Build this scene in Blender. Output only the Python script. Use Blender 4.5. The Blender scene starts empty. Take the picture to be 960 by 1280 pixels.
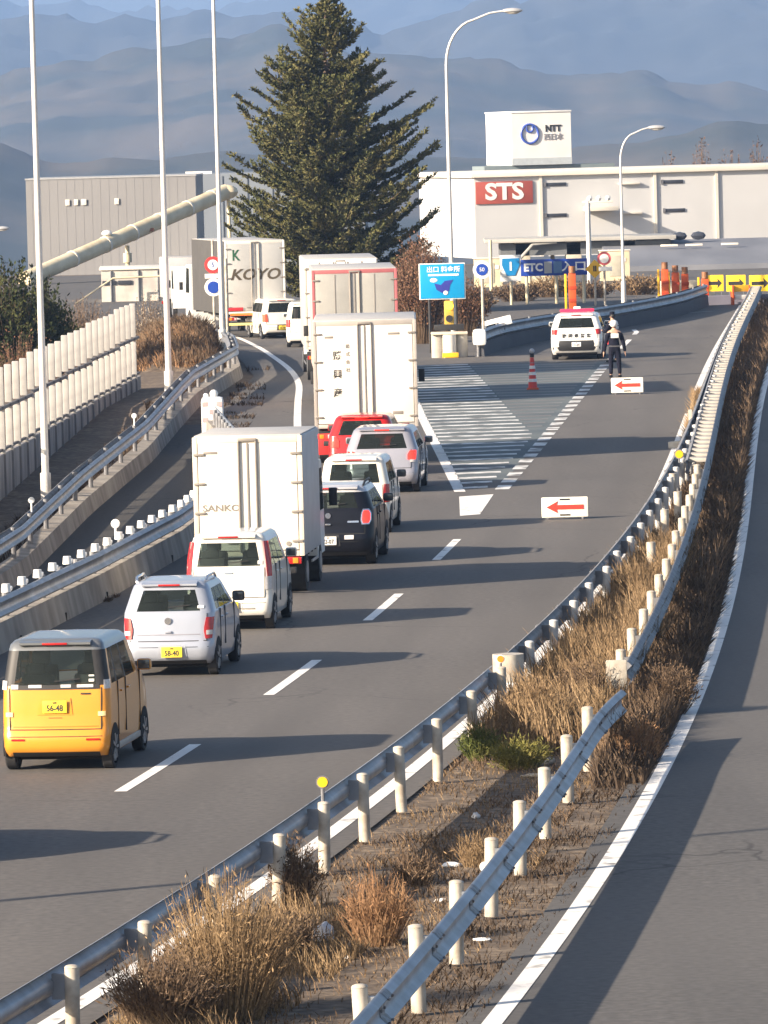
import bpy, bmesh, math, random
import numpy as np
from mathutils import Vector, Matrix, noise
random.seed(7)
R = math.radians
scene = bpy.context.scene
COL = scene.collection

# ------------------------------------------------------------------ camera
CAM_H = 8.5
FPX = 8200.0                       # focal length in pixels of the 960 px wide photograph
cam_data = bpy.data.cameras.new('camera')
cam_data.sensor_fit = 'HORIZONTAL'
cam_data.sensor_width = 36.0
cam_data.lens = 36.0 * FPX / 960.0
cam_data.clip_start = 1.0
cam_data.clip_end = 60000.0
cam = bpy.data.objects.new('camera', cam_data)
COL.objects.link(cam)
cam.matrix_world = (Matrix.Translation((0, 0, CAM_H)) @ Matrix.Rotation(R(90 - 3.35), 4, 'X')
                    @ Matrix.Rotation(R(-1.5), 4, 'Z'))
scene.camera = cam
CM = cam.matrix_world.copy()

# ------------------------------------------------------------------ light
SUN_EL, SUN_AZ = R(22.0), R(59.0)          # azimuth of the light's travel, from +Y towards +X
trav = Vector((math.sin(SUN_AZ) * math.cos(SUN_EL), math.cos(SUN_AZ) * math.cos(SUN_EL), -math.sin(SUN_EL)))
sun_data = bpy.data.lights.new('sun', 'SUN')
sun_data.energy = 5.0
sun_data.angle = R(0.55)
sun_data.color = (1.0, 0.84, 0.66)
sun = bpy.data.objects.new('sun', sun_data)
sun.rotation_euler = trav.to_track_quat('-Z', 'Y').to_euler()
sun.location = (-30, -30, 40)
COL.objects.link(sun)
world = bpy.data.worlds.new('World')
scene.world = world
world.use_nodes = True
wn = world.node_tree
bg = wn.nodes['Background']
sky = wn.nodes.new('ShaderNodeTexSky')
sky.sky_type = 'NISHITA'
sky.sun_disc = False
sky.sun_elevation = SUN_EL
sky.sun_rotation = SUN_AZ + math.pi        # direction the sun stands in
sky.air_density = 1.0
sky.dust_density = 3.0
sky.ozone_density = 1.5
wn.links.new(sky.outputs['Color'], bg.inputs['Color'])
bg.inputs['Strength'].default_value = 0.075
scene.view_settings.view_transform = 'Standard'
scene.view_settings.look = 'None'
scene.view_settings.exposure = 1.4
scene.view_settings.gamma = 1.0
scene.cycles.max_bounces = 6
scene.cycles.transparent_max_bounces = 12
scene.cycles.volume_bounces = 1

# ------------------------------------------------------------------ surveying helpers (photo pixel -> point on a level plane)
def ray(px, py):
    return (CM.to_3x3() @ Vector(((px - 480) / FPX, (640 - py) / FPX, -1.0)))
def G(px, py, z=0.0):
    d = ray(px, py); t = (z - CAM_H) / d.z
    return Vector((d.x * t, d.y * t, z))
def AT(px, py, Y):
    d = ray(px, py); t = Y / d.y
    return Vector((d.x * t, Y, CAM_H + d.z * t))

# ------------------------------------------------------------------ materials
MATS = {}
def mat(name, col, rough=0.6, metal=0.0, var=0.12, scale=3.0, bump=0.0, emit=0.0, coat=0.0, col2=None, alpha=None, stretch=None, detail=6.0, spec=None, ramp=(0.35, 0.7)):
    if name in MATS: return MATS[name]
    m = bpy.data.materials.new(name); m.use_nodes = True
    nt = m.node_tree; p = nt.nodes['Principled BSDF']
    p.inputs['Roughness'].default_value = rough
    p.inputs['Metallic'].default_value = metal
    if coat: p.inputs['Coat Weight'].default_value = coat; p.inputs['Coat Roughness'].default_value = 0.075
    if spec is not None: p.inputs['Specular IOR Level'].default_value = spec
    tc = nt.nodes.new('ShaderNodeTexCoord'); mp = nt.nodes.new('ShaderNodeMapping')
    nt.links.new(tc.outputs['Object'], mp.inputs['Vector'])
    if stretch: mp.inputs['Scale'].default_value = stretch
    nz = nt.nodes.new('ShaderNodeTexNoise'); nz.inputs['Scale'].default_value = scale; nz.inputs['Detail'].default_value = detail
    nt.links.new(mp.outputs['Vector'], nz.inputs['Vector'])
    rp = nt.nodes.new('ShaderNodeValToRGB')
    c2 = col2 if col2 else tuple(c * (1 - var) for c in col)
    rp.color_ramp.elements[0].position = ramp[0]; rp.color_ramp.elements[0].color = (*c2, 1)
    rp.color_ramp.elements[1].position = ramp[1]; rp.color_ramp.elements[1].color = (*col, 1)
    nt.links.new(nz.outputs['Fac'], rp.inputs['Fac'])
    nt.links.new(rp.outputs['Color'], p.inputs['Base Color'])
    if bump:
        b = nt.nodes.new('ShaderNodeBump'); b.inputs['Strength'].default_value = bump; b.inputs['Distance'].default_value = 0.02
        nt.links.new(nz.outputs['Fac'], b.inputs['Height']); nt.links.new(b.outputs['Normal'], p.inputs['Normal'])
    if emit:
        p.inputs['Emission Color'].default_value = (*col, 1); p.inputs['Emission Strength'].default_value = emit
    MATS[name] = m
    return m

def glass_mat(name, tint, op):
    if name in MATS: return MATS[name]
    m = bpy.data.materials.new(name); m.use_nodes = True
    nt = m.node_tree; nt.nodes.remove(nt.nodes['Principled BSDF'])
    out = nt.nodes['Material Output']
    tr = nt.nodes.new('ShaderNodeBsdfTransparent'); tr.inputs['Color'].default_value = (*tint, 1)
    gl = nt.nodes.new('ShaderNodeBsdfPrincipled'); gl.inputs['Base Color'].default_value = (0.045, 0.056, 0.054, 1); gl.inputs['Roughness'].default_value = 0.04
    mx = nt.nodes.new('ShaderNodeMixShader')
    nz = nt.nodes.new('ShaderNodeTexNoise'); nz.inputs['Scale'].default_value = 4
    mr = nt.nodes.new('ShaderNodeMapRange'); mr.inputs['To Min'].default_value = op - .06; mr.inputs['To Max'].default_value = op + .06
    nt.links.new(nz.outputs['Fac'], mr.inputs['Value']); nt.links.new(mr.outputs['Result'], mx.inputs['Fac'])
    nt.links.new(tr.outputs[0], mx.inputs[1]); nt.links.new(gl.outputs[0], mx.inputs[2])
    nt.links.new(mx.outputs[0], out.inputs['Surface'])
    MATS[name] = m
    return m

# ------------------------------------------------------------------ object helpers
def tag(o, label=None, cat=None, group=None, kind=None):
    if label: o['label'] = label
    if cat: o['category'] = cat
    if group: o['group'] = group
    if kind: o['kind'] = kind
    return o
def empty(name, loc, rz=0.0, label=None, cat=None, group=None):
    o = bpy.data.objects.new(name, None); COL.objects.link(o)
    o.location = loc; o.rotation_euler = (0, 0, rz); o.empty_display_size = 0.3
    return tag(o, label, cat, group)
def copy_tree(o, parent=None):
    c = o.copy(); COL.objects.link(c); c.parent = parent
    for ch in list(o.children): copy_tree(ch, c)
    return c

class MB:
    def __init__(s): s.v = []; s.f = []
    def add(s, vs, fs):
        n = len(s.v); s.v += [tuple(v) for v in vs]; s.f += [tuple(i + n for i in f) for f in fs]; return s
    def box(s, c, d, rz=0.0, bev=0.0, m=None):
        x, y, z = d[0] / 2, d[1] / 2, d[2] / 2
        if bev > 0:
            bm = bmesh.new(); bmesh.ops.create_cube(bm, size=1.0, matrix=Matrix.Diagonal((d[0], d[1], d[2], 1)))
            bmesh.ops.bevel(bm, geom=list(bm.edges), offset=min(bev, x * .9, y * .9, z * .9), segments=2, affect='EDGES', profile=0.6)
            vs = [v.co.copy() for v in bm.verts]; fs = [[v.index for v in f.verts] for f in bm.faces]; bm.free()
        else:
            vs = [Vector((sx * x, sy * y, sz * z)) for sz in (-1, 1) for sy in (-1, 1) for sx in (-1, 1)]
            fs = [(0, 2, 3, 1), (4, 5, 7, 6), (0, 1, 5, 4), (2, 6, 7, 3), (0, 4, 6, 2), (1, 3, 7, 5)]
        M = (m if m is not None else Matrix.Identity(4))
        Q = Matrix.Translation(c) @ Matrix.Rotation(rz, 4, 'Z')
        return s.add([M @ Q @ v for v in vs], fs)
    def bar(s, a, b, w, h=None, n=4, r2=None):
        return s.tube([a, b], w / 2, n=n, radii=[w / 2, (r2 if r2 is not None else w / 2)])
    def tube(s, pts, r, n=8, radii=None, cap=True):
        pts = [Vector(p) for p in pts]; radii = radii or [r] * len(pts)
        rings = []; up = None
        for i, p in enumerate(pts):
            t = (pts[min(i + 1, len(pts) - 1)] - pts[max(i - 1, 0)]).normalized()
            if up is None:
                ref = Vector((0, 0, 1)) if abs(t.z) < 0.9 else Vector((0, 1, 0)); up = (ref - t * ref.dot(t)).normalized()
            else: up = (up - t * up.dot(t)).normalized()
            sd = t.cross(up)
            rings.append([p + (up * math.cos(2 * math.pi * (k + .5) / n) + sd * math.sin(2 * math.pi * (k + .5) / n)) * radii[i] for k in range(n)])
        vs = [v for r_ in rings for v in r_]; fs = []
        for i in range(len(rings) - 1):
            for k in range(n):
                fs.append((i * n + k, i * n + (k + 1) % n, (i + 1) * n + (k + 1) % n, (i + 1) * n + k))
        if cap: fs.append(tuple(range(n))[::-1]); fs.append(tuple((len(rings) - 1) * n + k for k in range(n)))
        return s.add(vs, fs)
    def cyl(s, c, r, h, axis='Z', n=20, r2=None):
        a = {'X': Vector((1, 0, 0)), 'Y': Vector((0, 1, 0)), 'Z': Vector((0, 0, 1))}[axis]; c = Vector(c)
        return s.tube([c - a * h / 2, c + a * h / 2], r, n=n, radii=[r, r2 if r2 is not None else r])
    def ball(s, c, r, n=10, sq=(1, 1, 1)):
        vs = []; fs = []; m = n // 2
        for i in range(m + 1):
            th = math.pi * i / m
            for k in range(n):
                ph = 2 * math.pi * k / n
                vs.append((c[0] + r * sq[0] * math.sin(th) * math.cos(ph), c[1] + r * sq[1] * math.sin(th) * math.sin(ph), c[2] + r * sq[2] * math.cos(th)))
        for i in range(m):
            for k in range(n): fs.append((i * n + k, (i + 1) * n + k, (i + 1) * n + (k + 1) % n, i * n + (k + 1) % n))
        return s.add(vs, fs)
    def prism(s, poly, a, b, axis='Y'):       # polygon in the two other axes, extruded a..b
        n = len(poly)
        def P(u, w, t): return {'Y': (u, t, w), 'X': (t, u, w), 'Z': (u, w, t)}[axis]
        vs = [P(u, w, a) for u, w in poly] + [P(u, w, b) for u, w in poly]
        fs = [tuple(range(n)), tuple(range(2 * n - 1, n - 1, -1))] + [(i, i + n, (i + 1) % n + n, (i + 1) % n) for i in range(n)]
        return s.add(vs, fs)
    def build(s, name, m, parent=None, smooth=True, ang=35, loc=None, fixn=True):
        me = bpy.data.meshes.new(name); me.from_pydata(s.v, [], s.f)
        if fixn:
            bm = bmesh.new(); bm.from_mesh(me); bmesh.ops.remove_doubles(bm, verts=bm.verts, dist=1e-5)
            bmesh.ops.recalc_face_normals(bm, faces=bm.faces); bm.to_mesh(me); bm.free()
        if smooth:
            me.shade_smooth(); me.set_sharp_from_angle(angle=R(ang))
        if m: me.materials.append(m)
        o = bpy.data.objects.new(name, me); COL.objects.link(o)
        if parent: o.parent = parent
        if loc is not None: o.location = loc
        return o

FONT = None
def text_mesh(s, size, m, name, parent, origin, xdir=(1, 0, 0), zdir=(0, 0, 1), depth=0.004, ax=1.0, bold=0.0, shear=0.0, spacing=1.0):
    cu = bpy.data.curves.new(name, 'FONT'); cu.body = s; cu.size = size; cu.align_x = 'CENTER'; cu.align_y = 'CENTER'
    cu.extrude = depth; cu.offset = bold; cu.shear = shear; cu.space_character = spacing; cu.resolution_u = 3
    to = bpy.data.objects.new(name + '_tmp', cu); COL.objects.link(to)
    dg = bpy.context.evaluated_depsgraph_get()
    me = bpy.data.meshes.new_from_object(to.evaluated_get(dg)); bpy.data.objects.remove(to)
    xd = Vector(xdir).normalized(); zd = Vector(zdir).normalized(); nd = xd.cross(zd)
    M = Matrix((( *xd, 0), (*zd, 0), (*nd, 0), (0, 0, 0, 1))).transposed()
    me.transform(Matrix.Translation(origin) @ M @ Matrix.Diagonal((ax, 1, 1, 1)))
    me.materials.clear(); me.materials.append(m)
    o = bpy.data.objects.new(name, me); COL.objects.link(o); o.parent = parent
    return o

# ------------------------------------------------------------------ measured lines of the place: tables of (Y, X)
def fit(tab, deg=3):
    y = np.array([t[0] for t in tab], float); x = np.array([t[1] for t in tab], float)
    s = 150.0
    c = np.polyfit(y / s, x, deg)
    return lambda Y: float(np.polyval(c, Y / s))
edge_main = fit([(62.6,-3.25),(71.5,-2.0),(78,-.95),(84.9,.05),(89.1,.6),(95,1.35),(98.7,1.8),(104.7,2.45),(113.6,3.3),(120,3.9),(128.9,4.65),(139.9,5.46),(152,6.35),(183.5,8.46),(211,10.3),(277,14.9),(300,16.6)], 5)
dash_line = fit([(62,-7),(84.9,-3.52),(90.6,-2.72),(98.7,-1.84),(104.7,-1.12),(113.6,-.35),(120,.32),(128.9,.96),(135.5,1.59),(152,2.75)], 3)
railA = fit([(50,-5.05),(63.6,-2.69),(71.5,-1.59),(78,-.5),(81.2,-.02),(84.9,.48),(89.1,.99),(95.5,1.75),(118,4.1),(143.6,6.15),(184,8.95),(211,10.8),(277,15.4),(300,17.1)], 5)
railB = fit([(55,-.6),(62.7,.34),(66.2,.78),(70.1,1.27),(73.8,1.62),(77.7,1.99),(82,2.4),(95,3.4),(122,5.67),(144,7.0),(184,9.55),(250,13.9),(305,17.8)], 4)
line_ramp = fit([(50,-.75),(62,.91),(75.2,2.5),(90.5,4.08),(114,5.84),(154,8.65),(210,12.3),(300,18.6)], 4)
def lerp_tab(tab):
    y = [t[0] for t in tab]; x = [t[1] for t in tab]
    return lambda Y: float(np.interp(Y, y, x))
barrier_x = lerp_tab([(20,-21.5),(50,-15.0),(70,-11.5),(90,-8.55),(108,-6.35),(120,-5.1),(133,-3.95),(145,-3.4),(158,-3.3),(170,-3.7),(183,-4.5),(400,-4.5)])
def zleft(Y): return float(np.interp(Y, [0, 150, 205, 400], [-1.5, -1.5, -.03, -.03]))
def GL(px, py):                    # point on the lower left road, whose level depends on Y
    z = -1.0
    for _ in range(12):
        p = G(px, py, z); z = zleft(p.y)
    return G(px, py, z)
# ------------------------------------------------------------------ setting: ground, roads, hills
def noise_node(nt, vec, scale, detail=5, dist=0.0):
    n = nt.nodes.new('ShaderNodeTexNoise'); n.inputs['Scale'].default_value = scale; n.inputs['Detail'].default_value = detail; n.inputs['Distortion'].default_value = dist
    nt.links.new(vec, n.inputs['Vector']); return n
def mixc(nt, fac, a, b):
    m = nt.nodes.new('ShaderNodeMix'); m.data_type = 'RGBA'
    if isinstance(fac, float): m.inputs['Factor'].default_value = fac
    else: nt.links.new(fac, m.inputs['Factor'])
    for i, v in ((6, a), (7, b)):
        if isinstance(v, tuple): m.inputs[i].default_value = (*v, 1)
        else: nt.links.new(v, m.inputs[i])
    return m.outputs[2]
def ramp(nt, fac, p0, p1):
    r_ = nt.nodes.new('ShaderNodeMapRange'); r_.inputs['From Min'].default_value = p0; r_.inputs['From Max'].default_value = p1
    nt.links.new(fac, r_.inputs['Value']); return r_.outputs['Result']

def asphalt(name, base, worn, streak=(0.9, 0.06, 1), lanes=False):
    m = bpy.data.materials.new(name); m.use_nodes = True; nt = m.node_tree; p = nt.nodes['Principled BSDF']
    tc = nt.nodes.new('ShaderNodeTexCoord'); mp = nt.nodes.new('ShaderNodeMapping'); mp.inputs['Scale'].default_value = streak
    mp.inputs['Rotation'].default_value = (0, 0, R(7))
    nt.links.new(tc.outputs['Object'], mp.inputs['Vector'])
    big = noise_node(nt, mp.outputs[0], 1.0, 6); fine = noise_node(nt, tc.outputs['Object'], 9.0, 8); patch = noise_node(nt, tc.outputs['Object'], 0.07, 3)
    c = mixc(nt, ramp(nt, big.outputs['Fac'], .4, .62), base, worn)
    c = mixc(nt, ramp(nt, fine.outputs['Fac'], .25, .8), tuple(v * .62 for v in base), c)
    c2 = mixc(nt, ramp(nt, patch.outputs['Fac'], .45, .55), c, tuple(v * .86 for v in worn))
    mm = nt.nodes.new('ShaderNodeMix'); mm.data_type = 'RGBA'; mm.inputs['Factor'].default_value = .35
    nt.links.new(c, mm.inputs[6]); nt.links.new(c2, mm.inputs[7])
    fin = mm.outputs[2]
    # thin cracks, broken up by a mask
    vo = nt.nodes.new('ShaderNodeTexVoronoi'); vo.feature = 'DISTANCE_TO_EDGE'; vo.inputs['Scale'].default_value = .16
    wv = nt.nodes.new('ShaderNodeVectorMath'); wv.operation = 'ADD'; dn = noise_node(nt, tc.outputs['Object'], .8, 5)
    nt.links.new(tc.outputs['Object'], wv.inputs[0]); nt.links.new(dn.outputs['Color'], wv.inputs[1]); nt.links.new(wv.outputs[0], vo.inputs['Vector'])
    cm = noise_node(nt, tc.outputs['Object'], .11, 2)
    mk = nt.nodes.new('ShaderNodeMath'); mk.operation = 'MULTIPLY'
    nt.links.new(ramp(nt, vo.outputs['Distance'], .006, .001), mk.inputs[0]); nt.links.new(ramp(nt, cm.outputs['Fac'], .5, .6), mk.inputs[1])
    fin = mixc(nt, mk.outputs[0], fin, tuple(v * .45 for v in base))
    if lanes:                                   # wheel tracks polished and oil-darkened along each lane
        uv = nt.nodes.new('ShaderNodeUVMap'); uv.uv_map = 'lane'; sx = nt.nodes.new('ShaderNodeSeparateXYZ'); nt.links.new(uv.outputs[0], sx.inputs[0])
        a1 = nt.nodes.new('ShaderNodeMath'); a1.operation = 'MULTIPLY_ADD'; a1.inputs[1].default_value = 4 * math.pi / 3.6; a1.inputs[2].default_value = -math.pi; nt.links.new(sx.outputs[0], a1.inputs[0])
        c1 = nt.nodes.new('ShaderNodeMath'); c1.operation = 'COSINE'; nt.links.new(a1.outputs[0], c1.inputs[0])
        tn = noise_node(nt, mp.outputs[0], .7, 4)
        m2 = nt.nodes.new('ShaderNodeMath'); m2.operation = 'MULTIPLY'; nt.links.new(ramp(nt, c1.outputs[0], -.2, 1.0), m2.inputs[0]); nt.links.new(ramp(nt, tn.outputs['Fac'], .3, .65), m2.inputs[1])
        m3 = nt.nodes.new('ShaderNodeMath'); m3.operation = 'MULTIPLY'; m3.inputs[1].default_value = .55; nt.links.new(m2.outputs[0], m3.inputs[0])
        fin = mixc(nt, m3.outputs[0], fin, tuple(v * .70 for v in base))
    nt.links.new(fin, p.inputs['Base Color'])
    p.inputs['Roughness'].default_value = .82; p.inputs['Specular IOR Level'].default_value = .35
    b = nt.nodes.new('ShaderNodeBump'); b.inputs['Strength'].default_value = .35; b.inputs['Distance'].default_value = .01
    nt.links.new(fine.outputs['Fac'], b.inputs['Height']); nt.links.new(b.outputs['Normal'], p.inputs['Normal'])
    return m
M_ASPH = asphalt('asphalt', (.126, .118, .111), (.158, .147, .137), lanes=True)
M_ASPH2 = asphalt('asphalt_ramp', (.112, .107, .103), (.138, .131, .124))
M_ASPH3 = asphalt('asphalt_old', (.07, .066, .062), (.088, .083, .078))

def ground_material():
    m = bpy.data.materials.new('ground_soil'); m.use_nodes = True; nt = m.node_tree; p = nt.nodes['Principled BSDF']
    tc = nt.nodes.new('ShaderNodeTexCoord'); v = tc.outputs['Object']
    a = noise_node(nt, v, .9, 8, .4); b_ = noise_node(nt, v, 6, 8); c_ = noise_node(nt, v, .02, 4)
    c = mixc(nt, ramp(nt, a.outputs['Fac'], .42, .6), (.15, .11, .075), (.24, .185, .13))
    c = mixc(nt, ramp(nt, b_.outputs['Fac'], .35, .7), (.07, .05, .035), c)
    nt.links.new(c, p.inputs['Base Color']); p.inputs['Roughness'].default_value = .95
    bp = nt.nodes.new('ShaderNodeBump'); bp.inputs['Strength'].default_value = .8; bp.inputs['Distance'].default_value = .05
    nt.links.new(b_.outputs['Fac'], bp.inputs['Height']); nt.links.new(bp.outputs['Normal'], p.inputs['Normal'])
    return m
M_SOIL = ground_material()
M_FIELD = mat('far_field', (.10, .09, .06), .95, scale=.05, col2=(.06, .065, .04))

def strip(name, Ys, fl, fr, z, m, kind='structure', zf=None, lane=None):
    vs = []; fs = []
    for i, Y in enumerate(Ys):
        zz = zf(Y) if zf else 0
        vs += [(fl(Y), Y, z + zz), (fr(Y), Y, z + zz)]
        if i: fs.append((2 * i - 2, 2 * i - 1, 2 * i + 1, 2 * i))
    b = MB().add(vs, fs); o = b.build(name, m, smooth=False)
    if lane:
        uvl = o.data.uv_layers.new(name='lane')
        for lp in o.data.loops:
            v = o.data.vertices[lp.vertex_index].co; uvl.data[lp.index].uv = (v.x - lane(v.y), v.y)
    return tag(o, kind=kind)

# ground: one sheet to the horizon, lower on the left of the barrier
rowsY = [-400, 0, 20] + list(range(40, 310, 5)) + [340, 400, 500, 700, 1200, 2500, 5000, 9000, 30000]
vs = []; fs = []
for Y in rowsY:
    bx = barrier_x(Y); zl = zleft(Y); sp = 1 if Y < 400 else 1 + (Y - 400) / 400
    xs = [-15000, -400, -90] + [bx - d for d in (40, 22, 12, 8, 4, 2, .45)]
    row = [(x - (0 if x > -90 else 0), Y, zl) for x in xs]
    row[0] = (-15000, Y, zl); row[1] = (-400, Y, zl)
    row += [(bx - .05, Y, zl + .0), (bx + .05, Y, -.03 if Y < 183 else -.03), (bx + 6, Y, -.03), (bx + 22, Y, -.03), (90, Y, -.03), (400, Y, -.03), (15000, Y, -.03)]
    fall = float(np.interp(Y, [0, 480, 700, 1200, 1700, 30000], [0, 0, -22, -60, -75, -75]))
    row = [(x, y, z + fall) for x, y, z in row]
    vs += row
n = 17
for i in range(len(rowsY) - 1):
    for k in range(n - 1): fs.append((i * n + k, i * n + k + 1, (i + 1) * n + k + 1, (i + 1) * n + k))
tag(MB().add(vs, fs).build('ground', M_SOIL, smooth=False), kind='structure')

Ys = list(np.arange(20, 301, 3.0))
strip('main_road', list(np.arange(20, 184, 3.0)) + [183.6], lambda Y: barrier_x(Y) - .1, lambda Y: edge_main(max(Y, 55)) + .42 if Y > 55 else edge_main(55) + (Y - 55) * .19 + .42, 0.0, M_ASPH, lane=dash_line)
left_end = lerp_tab([(183.6, -4.6), (200, -4.9), (228, -4.4), (245, -5.2), (262, -6.6), (280, -9.5), (300, -14), (330, -22)])
strip('toll_approach_road', [183.6] + list(np.arange(186, 301, 3.0)), left_end, lambda Y: edge_main(Y) + .42, 0.0, M_ASPH, lane=lambda Y: edge_main(Y) - 3.7)
strip('toll_plaza_road', [300.0, 310, 330, 360, 400], lambda Y: -14 - (Y - 300) * .25, lambda Y: edge_main(300) + .42 + (Y - 300) * .6, 0.0, M_ASPH2)
strip('ramp_road', list(np.arange(20, 331, 3.0)), lambda Y: line_ramp(max(Y, 45)) - .35 - (0 if Y > 45 else (45 - Y) * .15), lambda Y: line_ramp(max(Y, 45)) + 9.5, 0.0, M_ASPH2)
def left_rail_x(Y): return float(np.interp(Y, [60, 100, 130, 144, 166, 183, 200, 228, 240, 250], [-15.5, -11.2, -9.2, -8.5, -7.56, -6.55, -6.0, -4.9, -5.3, -6.0]))
strip('side_road', list(np.arange(40, 184, 3.0)) + [183.6, 196, 208], lambda Y: left_rail_x(Y) + .1, lambda Y: barrier_x(Y) - .46 if Y < 183 else -4.4, 0.006, M_ASPH3, zf=zleft)
# weedy patched ground where the side road ends
# ------------------------------------------------------------------ painted markings
def paint(name, base, thin=(.14, .13, .12), lo=.36, hi=.5, sc=5.0):
    m = bpy.data.materials.new(name); m.use_nodes = True; nt = m.node_tree; p = nt.nodes['Principled BSDF']
    tc = nt.nodes.new('ShaderNodeTexCoord'); v = tc.outputs['Object']
    a = noise_node(nt, v, sc, 8)
    nt.links.new(mixc(nt, ramp(nt, a.outputs['Fac'], lo, hi), thin, base), p.inputs['Base Color']); p.inputs['Roughness'].default_value = .6
    return m
M_PAINT = paint('road_paint_white', (.80, .78, .74), lo=.28, hi=.42, sc=3.0)
M_PAINT_W = paint('road_paint_worn', (.66, .66, .64), lo=.38, hi=.52, sc=1.6)
M_PAINT_OLD = paint('road_paint_faded', (.20, .22, .22), lo=.50, hi=.75, sc=.8)
def line_quads(segs, z, name, m, w):
    b = MB()
    for pts in segs:
        L = []; n_ = len(pts)
        for i, p in enumerate(pts):
            t = (Vector(pts[min(i + 1, n_ - 1)]) - Vector(pts[max(i - 1, 0)])).normalized(); s_ = Vector((t.y, -t.x)) * w / 2
            L += [(p[0] - s_.x, p[1] - s_.y, z), (p[0] + s_.x, p[1] + s_.y, z)]
        b.add(L, [(2 * i, 2 * i + 1, 2 * i + 3, 2 * i + 2) for i in range(n_ - 1)])
    return tag(b.build(name, m, smooth=False), kind='structure')
P2 = lambda f, Ys: [(f(Y), Y) for Y in Ys]
dashes = []
for Y0 in (54.5, 69.6, 84.7, 98.7, 113.2, 128.6):
    dashes.append(P2(dash_line, np.linspace(Y0, Y0 + 6.3, 6)))
line_quads(dashes, .005, 'lane_dashes', M_PAINT, .17)
line_quads([P2(edge_main, np.arange(56, 192, 2.0)), P2(edge_main, np.arange(206, 300, 3.0))], .005, 'edge_line', M_PAINT, .2)
line_quads([P2(line_ramp, np.arange(46, 330, 2.5))], .005, 'ramp_edge_line', M_PAINT, .20)
gl = lambda pts: [(G(*p).x, G(*p).y) for p in pts]
def smooth_pts(pts, n_=8):
    out = []; P_ = [Vector(p) for p in pts]
    for i in range(len(P_) - 1):
        a, b, c, d = P_[max(i - 1, 0)], P_[i], P_[i + 1], P_[min(i + 2, len(P_) - 1)]
        for k in range(n_):
            t = k / n_; out.append(tuple(.5 * ((2 * b) + (c - a) * t + (2 * a - 5 * b + 4 * c - d) * t * t + (3 * b - a - 3 * c + d) * t ** 3)))
    out.append(tuple(P_[-1])); return out
exitL = smooth_pts([(-2.0, 165), (-2.25, 178), (-2.44, 189.97), (-2.6, 205), (-2.75, 220), (-3.2, 233), (-3.95, 246), (-4.9, 260), (-6.3, 275), (-9.0, 292)])
line_quads([exitL], .005, 'exit_lane_left_line', M_PAINT, .22)
gore_left = smooth_pts([(1.78, 152.4), (1.55, 168), (1.18, 193), (.95, 215), (.7, 235)])
line_quads([gore_left], .005, 'exit_lane_right_line', M_PAINT, .26)
gr = [(2.65, 152), (7.88, 230.9)]
gx = lambda Y: float(np.interp(Y, [152, 175, 200, 230.9, 265], [2.7, 4.25, 5.9, 7.95, 10.4]))
gxl = lambda Y: float(np.interp(Y, [152.4, 168, 193, 215, 235], [1.78, 1.55, 1.18, .95, .7]))
blocks = []
Y = 153.0
while Y < 231: blocks.append(P2(gx, [Y, Y + 1.7])); Y += 2.9
line_quads(blocks, .005, 'gore_edge_blocks', M_PAINT_W, .34)
line_quads([P2(gx, np.linspace(233, 240, 5)), P2(gx, np.linspace(246, 256, 5)), P2(gx, np.linspace(262, 268, 3))], .005, 'lane_dashes_far', M_PAINT, .2)
hat = MB(); hat2 = MB(); Y = 153.6; random.seed(3)
while Y < 234:
    a, c = gxl(Y), gx(Y); wd = .72
    mid = min(c - .35, a + 2.9 - .006 * (Y - 153))
    hat.add([(a + .1, Y, .005), (mid, Y + .35, .005), (mid, Y + .35 + wd, .005), (a + .1, Y + wd, .005)], [(0, 1, 2, 3)])
    if c - mid > .7:
        hat2.add([(mid + .05, Y + .4, .005), (c - .3, Y + .6, .005), (c - .3, Y + .6 + wd, .005), (mid + .05, Y + .4 + wd, .005)], [(0, 1, 2, 3)])
    Y += 2.15
tag(hat.build('gore_stripes', M_PAINT_W, smooth=False), kind='structure')
tag(hat2.build('gore_stripes_faded', M_PAINT_OLD, smooth=False), kind='structure')
q = [G(574, 621), G(617, 618), G(600, 643), G(575, 645)]
tag(MB().add([(p.x, p.y, .005) for p in q], [(0, 1, 2, 3)]).build('gore_nose_marking', M_PAINT, smooth=False), kind='structure')
farcurve = smooth_pts(gl([(770, 408), (800, 399), (832, 394), (862, 391), (890, 389)]))
line_quads([farcurve], .005, 'plaza_edge_line', M_PAINT_OLD, .5)
# bluish worn surfacing inside the gore
ga = [(gxl(y) + .1, y, .0025) for y in np.arange(157, 236, 4.0)]; gb = [(gx(y) - .1, y, .0025) for y in np.arange(157, 236, 4.0)]
k_ = len(ga)
M_GORE = mat('gore_surfacing', (.135, .155, .155), .8, scale=.25, col2=(.075, .095, .105))
tag(MB().add(ga + gb, [(i, i + k_, i + k_ + 1, i + 1) for i in range(k_ - 1)]).build('gore_surface', M_GORE, smooth=False), kind='structure')

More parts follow.
